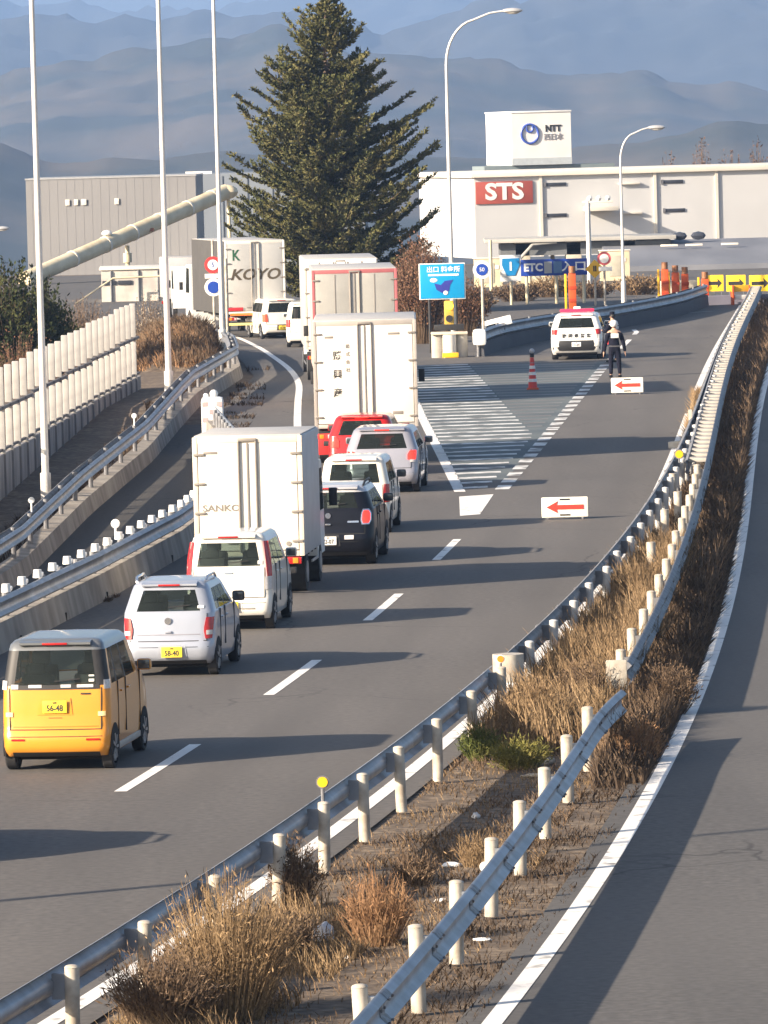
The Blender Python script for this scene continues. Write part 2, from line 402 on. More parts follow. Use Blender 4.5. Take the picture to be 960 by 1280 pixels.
# ------------------------------------------------------------------ hills (far terrain)
def hill(name, Y, depth, prof, m, seed, rough):
    # prof: list of (photo x, photo y) of the ridge line
    P_ = [(AT(px, py, Y).x, AT(px, py, Y).z) for px, py in prof]; xs = [p[0] for p in P_]; zs = [p[1] for p in P_]
    nx, ny = 260, 60; x0, x1 = xs[0] * 1.6, xs[-1] * 1.6; vs = []; fs = []
    for j in range(ny):
        v = j / (ny - 1)
        for i in range(nx):
            x = x0 + (x1 - x0) * i / (nx - 1); top = float(np.interp(x, xs, zs))
            s_ = v / .72 if v < .72 else 1 - (v - .72) / .28
            s_ = max(0, s_)
            nv = noise.fractal(Vector((x / 420 + seed, v * 5, seed)), 1.0, 2.0, 6)
            nr = abs(noise.noise(Vector((x / 260 + seed, v * 1.3, seed * 2)))) 
            z = -78 + (top + 78) * (s_ ** .8) * (1 - .45 * nr * (1 - s_ * s_) ) + nv * rough * s_ * (1.15 - s_)
            z += noise.fractal(Vector((x / 40, v * 30, seed)), .8, 2.1, 4) * rough * .30 * s_
            vs.append((x, Y - depth * .72 + depth * v, z))
    for j in range(ny - 1):
        for i in range(nx - 1): fs.append((j * nx + i, j * nx + i + 1, (j + 1) * nx + i + 1, (j + 1) * nx + i))
    return tag(MB().add(vs, fs).build(name, m, smooth=True, ang=180), kind='structure')
M_HILL = mat('forest_hill', (.085, .070, .050), .95, scale=.010, col2=(.018, .026, .022), detail=12, bump=.0, ramp=(.4, .62))
M_HILL2 = mat('forest_hill_far', (.045, .045, .04), .95, scale=.005, col2=(.015, .02, .02), detail=12)
hill('hill_near', 4200, 1300, [(-500, 120), (-200, 100), (0, 98), (60, 78), (110, 72), (170, 66), (240, 56), (300, 44), (350, 26), (390, 40), (450, 62), (560, 70), (640, 84), (720, 98), (800, 92), (880, 108), (960, 118), (1300, 130), (1500, 140)], M_HILL, 1.7, 22)
hill('hill_low', 2600, 800, [(-500, 190), (0, 176), (60, 200), (100, 205), (300, 190), (500, 185), (560, 190), (700, 182), (800, 172), (900, 150), (960, 155), (1300, 150), (1500, 150)], M_HILL, 9.1, 8)
hill('hill_middle', 6500, 1800, [(-500, 40), (-100, 25), (0, 12), (50, 6), (110, 16), (200, 18), (300, 10), (400, 5), (470, 34), (520, 22), (560, 14), (600, 2), (700, -14), (800, -8), (900, -20), (960, -16), (1200, 20), (1500, 40)], M_HILL2, 4.4, 40)
hill('hill_far', 10000, 2200, [(-500, -60), (0, -8), (60, 8), (120, 12), (240, 8), (420, -14), (520, -25), (760, -8), (960, -30), (1500, -60)], M_HILL2, 6.3, 50)
# haze: one closed box round the camera and everything, sky outside
hz = MB().box((0, 6400, 140), (16000, 13600, 480)).build('haze', None, smooth=False)
hm = bpy.data.materials.new('haze_air'); hm.use_nodes = True; nt = hm.node_tree; nt.nodes.remove(nt.nodes['Principled BSDF'])
pv = nt.nodes.new('ShaderNodeVolumePrincipled'); pv.inputs['Color'].default_value = (.27, .43, .74, 1); pv.inputs['Density'].default_value = 1.35e-4; pv.inputs['Anisotropy'].default_value = 0.0
nt.links.new(pv.outputs[0], nt.nodes['Material Output'].inputs['Volume']); hz.data.materials.append(hm)
tag(hz, kind='stuff')
# ------------------------------------------------------------------ guardrails
M_GALV = mat('galvanised_steel', (.35, .38, .43), .45, .5, scale=2.2, col2=(.22, .235, .26), bump=.15)
M_GALV_J = mat('galvanised_joint', (.26, .28, .31), .5, .4, scale=14, col2=(.14, .12, .11))
M_GALV_D = mat('galvanised_steel_dull', (.26, .27, .29), .6, .3, scale=5, col2=(.15, .15, .16))
M_POST = mat('cream_post_paint', (.58, .55, .48), .55, scale=5, col2=(.34, .29, .23))
M_POST_G = mat('grey_post_paint', (.60, .60, .58), .5, .1, scale=4, col2=(.42, .42, .42))
M_YEL = mat('reflector_yellow', (.9, .55, .02), .35, var=.2, scale=30)
M_WHITE = mat('white_enamel', (.82, .82, .80), .35, var=.06, scale=5)
M_CONC = mat('barrier_concrete', (.36, .33, .29), .9, scale=1.6, col2=(.19, .17, .15), bump=.4, stretch=(1, 1, .35))
M_CONC2 = mat('pale_concrete', (.48, .45, .40), .9, scale=1.2, col2=(.30, .28, .25), bump=.3)
WB = [(-.175, 0.0), (-.16, .03), (-.115, .075), (-.07, .03), (-.05, .004), (0, 0), (.05, .004), (.07, .03), (.115, .075), (.16, .03), (.175, 0.0)]
def beam(pts, side, zc, h=1.0, prof=WB, th=.006):
    """W-beam swept along ground points; side = +1 bulges to the right of travel"""
    b = MB(); rows = []
    n_ = len(pts)
    for i, p in enumerate(pts):
        p = Vector(p); t = (Vector(pts[min(i + 1, n_ - 1)]) - Vector(pts[max(i - 1, 0)])); t.z = 0; t.normalize()
        s_ = Vector((t.y, -t.x, 0)) * side
        rows.append([p + s_ * (d * 1.0) + Vector((0, 0, zc + u * h)) for u, d in prof] + [p + s_ * (d - th) + Vector((0, 0, zc + u * h)) for u, d in prof[::-1]])
    m_ = len(rows[0]); vs = [v for r_ in rows for v in r_]
    fs = [(i * m_ + k, i * m_ + (k + 1) % m_, (i + 1) * m_ + (k + 1) % m_, (i + 1) * m_ + k) for i in range(n_ - 1) for k in range(m_)]
    return b.add(vs, fs)
def offs(f, d, Ys, z=0.0, wob=0.0):
    out = []
    for Y in Ys:
        w_ = wob * math.sin(Y * .9) if wob else 0
        out.append(Vector((f(Y) + d + w_, Y, z)))
    return out
def fish(pts, zc, side):                 # overlap plates with bolts every 4 m
    b = MB()
    for p, t in pts:
        s_ = Vector((t.y, -t.x, 0)) * side
        pl = beam([p - t * .17 + s_ * .006, p + t * .17 + s_ * .006], side, zc); b.add(pl.v, pl.f)
        for dz in (-.11, .11, 0):
            for dy in (-.12, .12):
                c = p + t * dy + s_ * (.085 if dz else .012) + Vector((0, 0, zc + dz)); b.ball(c, .017, 6)
    return b
def pole_post(x, y, z0, h, r, cap=True):
    b = MB().cyl((0, 0, h / 2), r, h, n=14); b.ball((0, 0, h), r * 1.04, 12, (1, 1, .35))
    return b
def guardrail(label, f, Ys, side, zc, posts, m_beam, m_post, post_off, h=.82, group=None, hs=1.0, postr=.07):
    y0 = Ys[0]; root = empty('guardrail', (f(y0), y0, 0), 0, label, 'guardrail', group)
    def sub(o): o.location = o.location - root.location; o.parent = root; return o
    bb = beam(offs(f, 0, Ys), side, zc, hs)
    sub(bb.build('rail_beam', m_beam, ang=50))
    jt = []
    for Y in posts:
        t = Vector((f(Y + .5) - f(Y - .5), 1, 0)).normalized(); jt.append((Vector((f(Y), Y, 0)), t))
    for j_ in jt: sub(fish([j_], zc, side).build('joint_plate', M_GALV_J, ang=50))
    me = None
    for Y in posts:
        t = Vector((f(Y + .5) - f(Y - .5), 1, 0)).normalized(); s_ = Vector((t.y, -t.x, 0)) * side
        p = Vector((f(Y), Y, 0)) - s_ * post_off
        if me is None:
            o = pole_post(0, 0, 0, h, postr).build('post', m_post); me = o.data
        else:
            o = bpy.data.objects.new('post', me); COL.objects.link(o)
        o.parent = root; o.location = p - root.location
        o.rotation_euler = (random.uniform(-.035, .035), random.uniform(-.04, .04), random.random() * 6)
        c = p + s_ * (post_off / 2 + .02) + Vector((0, 0, zc))
        br = MB().box((0, 0, 0), (post_off - .02, .07, .24), rz=math.atan2(s_.y, s_.x)).build('bracket', m_beam, None, smooth=False); br.parent = root; br.location = c - root.location
    return root
random.seed(11)
A_POSTS = [53, 57.2, 60.6, 63.6 + .3, 67.7, 71.5, 74.8, 78, 81.3, 85, 89.1, 92.9]
gA = guardrail('blue-grey foreground guardrail with tall cream posts beside the main road', railA, list(np.arange(50, 93.6, .9)) + [93.5], -1, .62, A_POSTS, M_GALV, M_POST, .17, h=.80)
gA2 = guardrail('second dark steel guardrail starting at the thick cream end cap above the tall dry grass', railA, list(np.arange(95.6, 292, 2.0)), -1, .62, list(np.arange(97.5, 290, 4.0)), M_GALV_D, M_POST_G, .17, h=.80)
# end cap of that rail: rounded wrap-round sleeve
e = MB().cyl((0, 0, 0), .23, .40, n=20).build('end_cap', M_POST, gA2); e.location = Vector((railA(95.4) + .03, 95.35, .60)) - gA2.location
B_POSTS = [54.5, 58.4] + [62.7, 66.3, 70.2, 74.0, 77.8, 81.9, 85.8]
bend = lambda Y: railB(Y) + (0 if Y < 84 else +.006 * (Y - 84) ** 2)
gB = guardrail('weathered grey guardrail with white posts in the foreground beside the right road', bend, list(np.arange(52, 89.5, .9)), 1, .62, B_POSTS, M_GALV, M_POST, .16, h=.83, postr=.075)
gB2 = guardrail('long grey guardrail curving away beside the right road past the brown weeds', railB, list(np.arange(93.5, 150, 1.5)), 1, .62, list(np.arange(95.0, 149, 3.9)), M_GALV_D, M_POST, .16, h=.83, postr=.075)
e = MB().box((0, 0, 0), (.30, .05, .42), bev=.02).build('end_plate', M_POST, gB2); e.location = Vector((railB(93.4) - .15, 93.4, .62)) - gB2.location
# far part: double rail with spacer blocks showing as a row of slots
gC = empty('guardrail', (railB(150), 150, 0), 0, 'pale double guardrail with a row of dark slots running uphill beside the right edge line', 'guardrail')
YsC = list(np.arange(149, 305, 3.0))
bb = beam(offs(railB, 0, YsC), 1, .62).build('rail_beam', M_GALV_D, gC, ang=50); bb.location = -gC.location
b2 = beam(offs(lambda Y: railB(Y) - .42, 0, YsC), -1, .62).build('rail_beam', M_GALV_D, gC, ang=50); b2.location = -gC.location
mb = None
for Y in np.arange(150, 303, 2.0):
    if mb is None:
        o = MB().box((0, 0, 0), (.42, .75, .09), bev=.02).build('spacer_block', M_CONC2, gC); mb = o.data
    else:
        o = bpy.data.objects.new('spacer_block', mb); COL.objects.link(o); o.parent = gC
    o.location = Vector((railB(Y) - .21, Y, .74)) - gC.location
    o.rotation_euler = (0, 0, -.07)

def delineator(px_x, Y, z, label, col, group=None, rr=.075, h=.16, stem=M_GALV_D, z0=0.0):
    o = empty('delineator', (px_x, Y, z), 0, label, 'reflector', group)
    MB().cyl((0, 0, h / 2), .022, h, n=8).build('stem', stem, o)
    MB().cyl((0, 0, h + rr), rr, .035, 'Y', n=18).build('reflector_rim', M_GALV_D if col is M_YEL else M_WHITE, o)
    MB().cyl((0, -.02, h + rr), rr * .8, .012, 'Y', n=18).build('reflector', col, o)
    return o
delineator(railA(74.8) + .17, 74.8, .81, 'round yellow reflector on the foreground guardrail post above the dry bush', M_YEL)
delineator(railA(92.9) + .17, 92.9, .82, 'orange reflector on the last post of the foreground guardrail', mat('reflector_orange', (.8, .3, .03), .35), rr=.06, h=.05)
delineator(railA(147) + .2, 147, .83, 'yellow reflector on the rail beside the leaning white board', M_YEL, rr=.11, h=.08)
delineator(railB(71.5) - .34, 71.5, .0, 'pale round reflector on a short stake behind the right guardrail', M_WHITE, h=.34, rr=.055)
# post-top stubs between the two far rails
me = None
for i, (px, py) in enumerate([(842, 640), (848, 665), (832, 690), (815, 735), (864, 560)]):
    p = G(px, py)
    o = empty('marker_post', p, 0, ['white stub post just left of the slotted guardrail', 'white stub post below the yellow reflector', 'white stub post between the two far guardrails', 'white stub post standing in the brown weeds between the rails', 'leaning white board on a slim post beside the slotted guardrail'][i], 'post')
    if i < 4: MB().cyl((0, 0, .42), .085, .84, n=12).build('post', M_POST, o)
    else:
        MB().box((0, 0, .5), (.10, .05, 1.0), bev=.01).build('post', M_POST, o); MB().box((-.28, 0, .12), (.6, .12, .22), bev=.02, m=Matrix.Rotation(-.1, 4, 'Y')).build('foot_block', M_POST, o)

# ------------------------------------------------------------------ left concrete barrier with guardrail and markers
def sub_to(root, o): o.location = o.location - root.location; o.parent = root; return o
bw = MB(); Yb = list(np.arange(55, 184, 2.5)) + [183]
rows = []
for Y in Yb:
    x = barrier_x(Y); zl = zleft(Y) - .1
    rows.append([(x, Y, -.02), (x - .03, Y, .14), (x - .09, Y, .42), (x - .10, Y, .48), (x - .38, Y, .48), (x - .40, Y, .42), (x - .44, Y, zl)])
vs = [v for r_ in rows for v in r_]; fs = [(i * 7 + k, i * 7 + k + 1, (i + 1) * 7 + k + 1, (i + 1) * 7 + k) for i in range(len(rows) - 1) for k in range(6)]
fs.append(tuple(range(7))); fs.append(tuple((len(rows) - 1) * 7 + k for k in range(7)))
root = empty('concrete_barrier', (barrier_x(108), 108, 0), 0, 'stained concrete barrier along the left lane carrying a steel rail and white markers', 'barrier')
sub_to(root, bw.add(vs, fs).build('wall', M_CONC, ang=25))
for Y in np.arange(60, 182, 5.0):
    sub_to(root, MB().box((barrier_x(Y) - .012, Y, .07), (.035, .03, .15)).build('wall_joint', mat('joint_dark', (.06, .055, .05), .95), smooth=False))
fb = lambda Y: barrier_x(Y) - .16
sub_to(root, beam(offs(fb, 0, Yb), 1, .70).build('rail_beam', M_GALV, ang=50))
me = None; random.seed(5)
for Y in np.arange(58, 182, 2.0):
    if me is None: o = MB().cyl((0, 0, .22), .06, .44, n=10).build('rail_post', M_GALV_D, root); me = o.data
    else: o = bpy.data.objects.new('rail_post', me); COL.objects.link(o); o.parent = root
    o.location = Vector((fb(Y) - .1, Y, .45)) - root.location
# white cap markers clamped on the rail
k_ = 0; base = None
for Y in np.arange(103, 146, 1.7):
    lab = 'small white cap marker on top of the left barrier rail'
    if base is None:
        base = empty('rail_marker', (0, 0, 0), 0, lab, 'marker', 'white cap markers along the left barrier rail')
        MB().cyl((0, 0, .08), .085, .14, n=12, r2=.07).build('cap', M_WHITE, base); MB().box((.0, .55, .03), (.14, .34, .07), bev=.02).build('clip', M_WHITE, base)
        o = base
    else: o = copy_tree(base)
    o.location = (fb(Y) - .05, Y, .885)
for i, (Y, lab) in enumerate([(123.5, 'white round lollipop reflector standing on the left barrier rail')]):
    delineator(fb(Y) - .12, Y, .9, lab, M_WHITE, h=.20, rr=.085, stem=M_WHITE)
# striped sleeve at the nose of that barrier
p = Vector((-4.75, 184.5, -.2))
o = empty('crash_cushion', p, 0, 'white and pink chequered cushion at the far end of the left barrier', 'crash cushion')
mb = MB().box((0, 0, .65), (.62, .7, 1.25), bev=.12).build('sleeve', M_WHITE, o)
st = MB()
for k in range(5):
    for j in range(3):
        if (k + j) % 2 == 0: st.box((-.2 + j * .2, -.352, .2 + k * .22), (.16, .012, .13))
st.build('pink_patches', mat('faded_pink', (.62, .38, .38), .6), o, smooth=False)
MB().ball((.05, 0, 1.36), .12, 10).build('marker_knob', M_WHITE, o); MB().ball((-.18, .1, 1.30), .08, 10).build('marker_knob', M_WHITE, o)

# left guardrail on a concrete footing, side road level
f = left_rail_x
YL = list(np.arange(95, 247, 2.5)) + [248]
root = empty('guardrail', (f(144), 144, -1.5), 0, 'grey guardrail on a low concrete footing along the shaded side road on the left', 'guardrail')
rows = []
for Y in YL:
    x = f(Y); z = zleft(Y); rows.append([(x + .16, Y, z - .05), (x + .05, Y, z + .42), (x - .3, Y, z + .45), (x - .36, Y, z - .05)])
vs = [v for r_ in rows for v in r_]; fs = [(i * 4 + k, i * 4 + k + 1, (i + 1) * 4 + k + 1, (i + 1) * 4 + k) for i in range(len(rows) - 1) for k in range(3)] + [(0, 1, 2, 3)]
sub_to(root, MB().add(vs, fs).build('footing', M_CONC, ang=25))
pts = [Vector((f(Y) - .05, Y, zleft(Y))) for Y in YL]
sub_to(root, beam(pts, 1, .95).build('rail_beam', M_GALV, ang=50))
sub_to(root, beam([p_ + Vector((-.22, 0, 0)) for p_ in pts], -1, .95).build('rail_beam', M_GALV_D, ang=50))
me = None
for Y in np.arange(97, 247, 4.0):
    if me is None: o = MB().cyl((0, 0, .4), .06, .8, n=10).build('rail_post', M_GALV_D, root); me = o.data
    else: o = bpy.data.objects.new('rail_post', me); COL.objects.link(o); o.parent = root
    o.location = Vector((f(Y) - .16, Y, zleft(Y) + .35)) - root.location
for Y, lab in ((153.5, 'white round reflector on the left guardrail, the lower and nearer of two'), (181, 'white round reflector on the left guardrail, the upper and farther of two')):
    delineator(f(Y) - .16, Y, zleft(Y) + 1.14, lab, M_WHITE, h=.2, rr=.075, stem=M_WHITE)

# ------------------------------------------------------------------ noise barrier of tall slats
nb0 = AT(0, 652, 171); nb1 = AT(173, 545, 219)
d = Vector((nb1.x - nb0.x, nb1.y - nb0.y, 0)); 
root = empty('noise_barrier', (nb0.x, nb0.y, -1.5), 0, 'stepped noise barrier of white vertical slats in two tiers above a grey wall', 'fence')
rr_ = root.location.copy()
M_SLAT = mat('cream_slat', (.44, .43, .41), .6, scale=3, col2=(.34, .33, .32))
M_WALL = mat('grey_panel_wall', (.34, .34, .35), .85, scale=1.5, col2=(.17, .175, .19), stretch=(1, 1, .3))
sm = None; ub = MB(); lw = MB(); ln = MB()
N0, N1 = -16, 22
for i in range(N0, N1):
    t = (i + .5) / 22; p = nb0 + d * t; grp = math.floor((i + 1) / 4.6); step = .0
    tb = (grp + 1) * 4.6 / 22
    ztop = 2.5 + .10 * grp; zbot = .22 + .22 * (grp / 4.5)
    zm = (ztop + zbot) / 2 + .05
    for z0, z1, nm in ((zbot, zm - .07, 'slat'), (zm + .07, ztop, 'slat')):
        hgt = z1 - z0
        o = MB().box((0, 0, hgt / 2), (.19, .09, hgt), bev=.03).build('slat', M_SLAT, root)
        o.location = Vector((p.x, p.y, z0)) - rr_
    ub.bar((p.x + .02, p.y + .06, zm), (p.x + d.x / 22, p.y + d.y / 22 + .06, zm), .12)
    ub.bar((p.x + .0, p.y + .06, zbot + .1), (p.x + d.x / 22, p.y + d.y / 22 + .06, zbot + .1), .10)
    lw.box((p.x + d.x / 44, p.y + d.y / 44 + .12, (zbot - 1.5) / 2), (.10, d.length / 22 * 1.0, zbot + 1.5), rz=-math.atan2(d.x, d.y))
    sub_to(root, MB().box((p.x + .05, p.y, (zbot - 1.5) / 2), (.10, .10, zbot + 1.5)).build('wall_rib', mat('rib_dark', (.20, .20, .215), .8), smooth=False))
sub_to(root, ub.build('rails', mat('dark_rail', (.10, .10, .11), .7), smooth=False))
sub_to(root, lw.build('lower_wall', M_WALL, smooth=False))

# ------------------------------------------------------------------ lamp posts
M_POLE = mat('pole_paint', (.74, .73, .70), .45, .2, scale=2, col2=(.62, .60, .57))
def lamp(loc, h, label, arm, head=True, r0=.11, r1=.06, armh=1.6, group='street lamps'):
    o = empty('street_lamp', loc, 0, label, 'street lamp', group)
    pts = [(0, 0, 0), (0, 0, h * .35), (0, 0, h * .7), (0, 0, h - armh)]; rad = [r0, r0 * .82, r0 * .68, r1]
    for k in range(1, 9):
        a = k / 8 * R(82); pts.append((arm * .55 * (1 - math.cos(a)), 0, h - armh + (armh * .86) * math.sin(a))); rad.append(r1 * (1 - .03 * k))
    pts.append((arm * .75, 0, h - .06)); rad.append(r1 * .7); pts.append((arm, 0, h + .02)); rad.append(r1 * .65)
    MB().tube(pts, r0, 12, rad).build('pole', M_POLE, o, ang=60)
    MB().cyl((0, 0, .6), r0 * 1.35, 1.2, n=14).build('base_sleeve', M_POLE, o)
    hd = MB().ball((arm + .33, 0, h + .02), .42, 14, (1, .42, .26)).build('lamp_head', mat('lamp_head_grey', (.62, .62, .62), .35, .4), o)
    MB().ball((arm + .36, 0, h - .045), .27, 12, (1, .5, .3)).build('lamp_lens', mat('lamp_lens', (.75, .73, .68), .15, col2=(.6, .58, .52)), o)
    return o
p = Vector((-8.55, 166, -1.2)); lamp(p, 17.0, 'leftmost and nearest of the three tall pale lamp posts on the left', 1.9, r0=.10)
p = GL(212, 512); lamp(p, 17.0, 'middle one of the three tall pale lamp posts on the left', 1.9, r0=.105)
p = GL(279, 452); lamp(p, 17.0, 'third tall pale lamp post, passing in front of the grey curtain-sided truck', 1.9, r0=.105)
p = AT(566, 400, 262); p.z = 0
lamp(p, AT(558, 16, 262).z, 'tall curved-arm street lamp between the conifer and the warehouse', 2.35, r0=.11, armh=2.1)
p = AT(780, 385, 300); p.z = 0
lamp(p, AT(775, 161, 300).z, 'shorter street lamp with curved arm in front of the warehouse canopy', 1.35, r0=.085, r1=.05, armh=1.5)
p = AT(-30, 420, 330); p.z = 0
lamp(p, AT(0, 286, 330).z, 'small far street lamp whose arm pokes in at the left edge before the grey hall', 1.1, r0=.09, armh=1.0)
# lamp post on the verge outside the left edge, its shadow lies across the lanes
lamp((-15.0, 66.5, -1.5), 12.5, 'lamp post standing outside the left edge whose thin shadow crosses the near lane', 1.9, r0=.13)
# ------------------------------------------------------------------ vehicles
M_TYRE = mat('tyre_rubber', (.028, .028, .03), .85, scale=20)
M_RIM = mat('wheel_alloy', (.50, .51, .53), .35, .7, scale=10)
M_BLACK = mat('black_trim', (.022, .022, .024), .55, scale=8)
M_DARK = mat('underbody_and_arch_shade', (.012, .012, .013), .9)
M_SEAT = mat('seat_cloth', (.10, .10, .105), .95, scale=30)
M_RED = mat('lamp_red', (.50, .02, .02), .18, var=.3, scale=25, coat=.6)
M_REDLIT = mat('brake_lamp_lit', (.95, .03, .02), .2, emit=.9)
M_AMB = mat('lamp_amber', (.75, .28, .03), .2, var=.2)
M_CLR = mat('lamp_clear', (.62, .60, .60), .12, var=.2, scale=25, coat=.6)
M_PLY = mat('plate_yellow', (.85, .62, .05), .4, var=.05)
M_PLW = mat('plate_white', (.85, .85, .82), .4, var=.05)
M_INK = mat('plate_ink', (.03, .03, .03), .6)
M_SHUT = mat('shut_line', (.03, .03, .03), .9)
M_CHROME = mat('chrome', (.75, .75, .76), .15, .9, var=.05)
GL_D = glass_mat('car_glass_dark', (.10, .12, .115), .30)
GL_M = glass_mat('car_glass', (.50, .58, .55), .25)

def rr_ring(z, yr, yf, w, rr, rf, rc, sidef, bulge=.05, zf=None):
    """closed ring of a rounded rectangle; returns list of points with aligned columns"""
    pts = []
    wf = w - rr
    for t in rc: pts.append((t * wf, yr + bulge * (abs(t) * wf / w) ** 2.4))
    yr2 = yr + bulge * (wf / w) ** 2.4
    for a in (22.5, 45, 67.5):
        pts.append((wf + rr * math.sin(R(a)), yr2 + rr * (1 - math.cos(R(a)))))
    y0, y1 = yr2 + rr, yf - rf
    for f_ in sidef: pts.append((w, y0 + (y1 - y0) * f_))
    wf2 = w - rf
    for a in (67.5, 45, 22.5): pts.append((wf2 + rf * math.sin(R(a)), yf - rf * (1 - math.cos(R(a)))))
    fr = [(t * wf2, yf + .06 * (1 - t * t)) for t in (1, .5, 0, -.5, -1)]
    pts += fr
    half = pts[len(rc):len(rc) + 3 + len(sidef) + 3]
    pts += [(-x, y) for x, y in half[::-1]]
    return [Vector((x, y, zf(y) if zf else z)) for x, y in pts]

def build_car(name, label, loc, yaw, S, cat='car', group=None):
    root = empty(name, loc, -yaw, label, cat, group)
    L, W, H = S['L'], S['W'] / 2, S['H']; body = S['body']
    rc = [-1, -.94, -.5, 0, .5, .94, 1]
    sf = S.get('sidef', [0, .05, .20, .24, .52, .56, .86, .90, 1.0])
    nr, ns = len(rc), len(sf); N = nr + 3 + ns + 3 + 5 + 3 + ns + 3
    iR = nr; iS = nr + 3; iF = iS + ns; iFr = iF + 3; iL = iFr + 5 + 3
    belt = S['belt']; yr = S['yr']            # yr(z): tail profile
    nose = S.get('nose', .90); yw = S['yw']; rcn = S.get('rcn', .16)
    Wz = lambda z: W * np.interp(z, [.18, .32, .7, belt, H], [.93, .975, 1.0, S.get('wbelt', .98), S.get('wroof', .84)])
    rings = []
    for z in (.20, .27, .34, .50, .56, .62, .8, belt - .05, belt):
        yf = L - np.interp(z, [.2, .34, .6, belt], [.12, .02, 0, .12])
        rings.append(rr_ring(z, yr(z), yf, float(Wz(z)), rcn, .22, rc, sf, zf=(lambda y, z=z: z if (z < belt - .06 or y < yw) else z - (z - .74) * ((y - yw) / (L - yw)) ** 1.3 if z > .8 else z)))
    b = MB(); vs = [v for r_ in rings for v in r_]; fs = []
    for i in range(len(rings) - 1):
        for k in range(N): fs.append((i * N + k, i * N + (k + 1) % N, (i + 1) * N + (k + 1) % N, (i + 1) * N + k))
    fs.append(tuple(range(N))[::-1]); fs.append(tuple((len(rings) - 1) * N + k for k in range(N)))
    b.add(vs, fs)
    # greenhouse
    wb, wt = S.get('wz', (belt + .04, H - .16)); yt = S['yt']  # yt windshield top y
    lev = [belt, wb, (wb + wt) / 2, wt, H - .075, H - .02]
    gr = []
    for i, z in enumerate(lev):
        t = (z - belt) / (H - belt); yf = yw + (yt - yw) * t - (0 if i < 5 else .05)
        w = float(Wz(z)) - (0, 0, 0, 0, .01, .055)[i]; y_ = yr(z) + (0, 0, 0, 0, .0, .04)[i]
        gr.append(rr_ring(z, y_, yf, w, rcn * (1 if i < 4 else .9), .16, rc, sf))
    y0r, y1r = yr(H) + .16, yt - .25
    c2 = [Vector((v.x * .8, y0r + (v.y - gr[-1][3].y) * (y1r - y0r) / (gr[-1][iFr + 2].y - gr[-1][3].y), H)) for v in gr[-1]]
    gr.append(c2)
    wins = {}
    def which(i, k):
        if i not in (1, 2): return None
        if S.get('wrap') and (k == 0 or N - 4 <= k): return 'pillar_coverL'
        if S.get('wrap') and nr - 2 <= k < iS: return 'pillar_coverR'
        if k < nr - 1: return 'rear_window' if (1 <= k < nr - 2 or S.get('fullglass')) else None
        if iS <= k < iF - 1: j = k - iS
        elif iL <= k < iL + ns - 1: j = ns - 2 - (k - iL)
        elif iF + 1 <= k < iFr + 5: return 'windscreen'
        else: return None
        if j in (1,) and S.get('quarter', True): return 'quarter_window' + ('L' if k >= iL else 'R')
        if j == 3: return 'rear_door_windowL' if k >= iL else 'rear_door_windowR'
        if j == 5: return 'front_door_windowL' if k >= iL else 'front_door_windowR'
        if j in (2, 4) and S.get('blackB', True): return 'centre_pillar%d%s' % (j, 'L' if k >= iL else 'R')
        return None
    n0 = len(b.v); body_f = []
    allv = [v for r_ in gr for v in r_]
    for i in range(len(gr) - 1):
        for k in range(N):
            f_ = (i * N + k, i * N + (k + 1) % N, (i + 1) * N + (k + 1) % N, (i + 1) * N + k)
            w_ = which(i, k)
            if w_: wins.setdefault(w_, []).append(f_)
            elif S.get('blackroof') and i >= 3: wins.setdefault('roof', []).append(f_)
            else: body_f.append(f_)
    capf = tuple((len(gr) - 1) * N + k for k in range(N))
    if S.get('blackroof'): wins.setdefault('roof', []).append(capf)
    else: body_f.append(capf)
    b.add(allv, body_f)
    me_b = b.build('body', body, root, ang=38)
    for w_, fl in wins.items():
        used = sorted({i for f_ in fl for i in f_}); mp_ = {u: i for i, u in enumerate(used)}
        w0_ = w_; w_ = w_.rstrip('LR24') if 'pillar' in w_ else w_
        m_ = {'rear_window': S.get('rearglass', GL_D), 'windscreen': GL_M, 'pillar_cover': M_BLACK, 'centre_pillar': M_BLACK, 'roof': S.get('roofmat', body)}.get(w_, S.get('sideglass', GL_D))
        bb = MB().add([allv[u] for u in used], [tuple(mp_[i] for i in f_) for f_ in fl])
        bb.build(w_.rstrip('LR') if w_[-1] in 'LR' and w_ != 'roof' else w_, m_, root, ang=60)
    # interior: seats, dash
    se = MB()
    for sx in (-.36, .36):
        se.box((sx, yw - 1.55, belt - .05), (.46, .14, .55), bev=.05)
        se.box((sx, yw - 1.58, belt + .32), (.25, .10, .19), bev=.04)
        if S.get('rearseat', True):
            se.box((sx, yr(belt) + .75, belt - .1), (.44, .14, .45), bev=.05); se.box((sx, yr(belt) + .72, belt + .2), (.22, .09, .15), bev=.03)
    se.build('seats', M_SEAT, root)
    # surface patches on the tail
    Wr = lambda z: float(Wz(z))
    def rp(x, z, off=0.0):
        w = Wr(z); wf = w - rcn; bul = .05
        if abs(x) <= wf: y = yr(z) + bul * (abs(x) / w) ** 2.4
        else:
            dx = min(abs(x) - wf, rcn * .97); y = yr(z) + bul * (wf / w) ** 2.4 + rcn - math.sqrt(max(rcn ** 2 - dx ** 2, 0))
        return Vector((x, y - off, z))
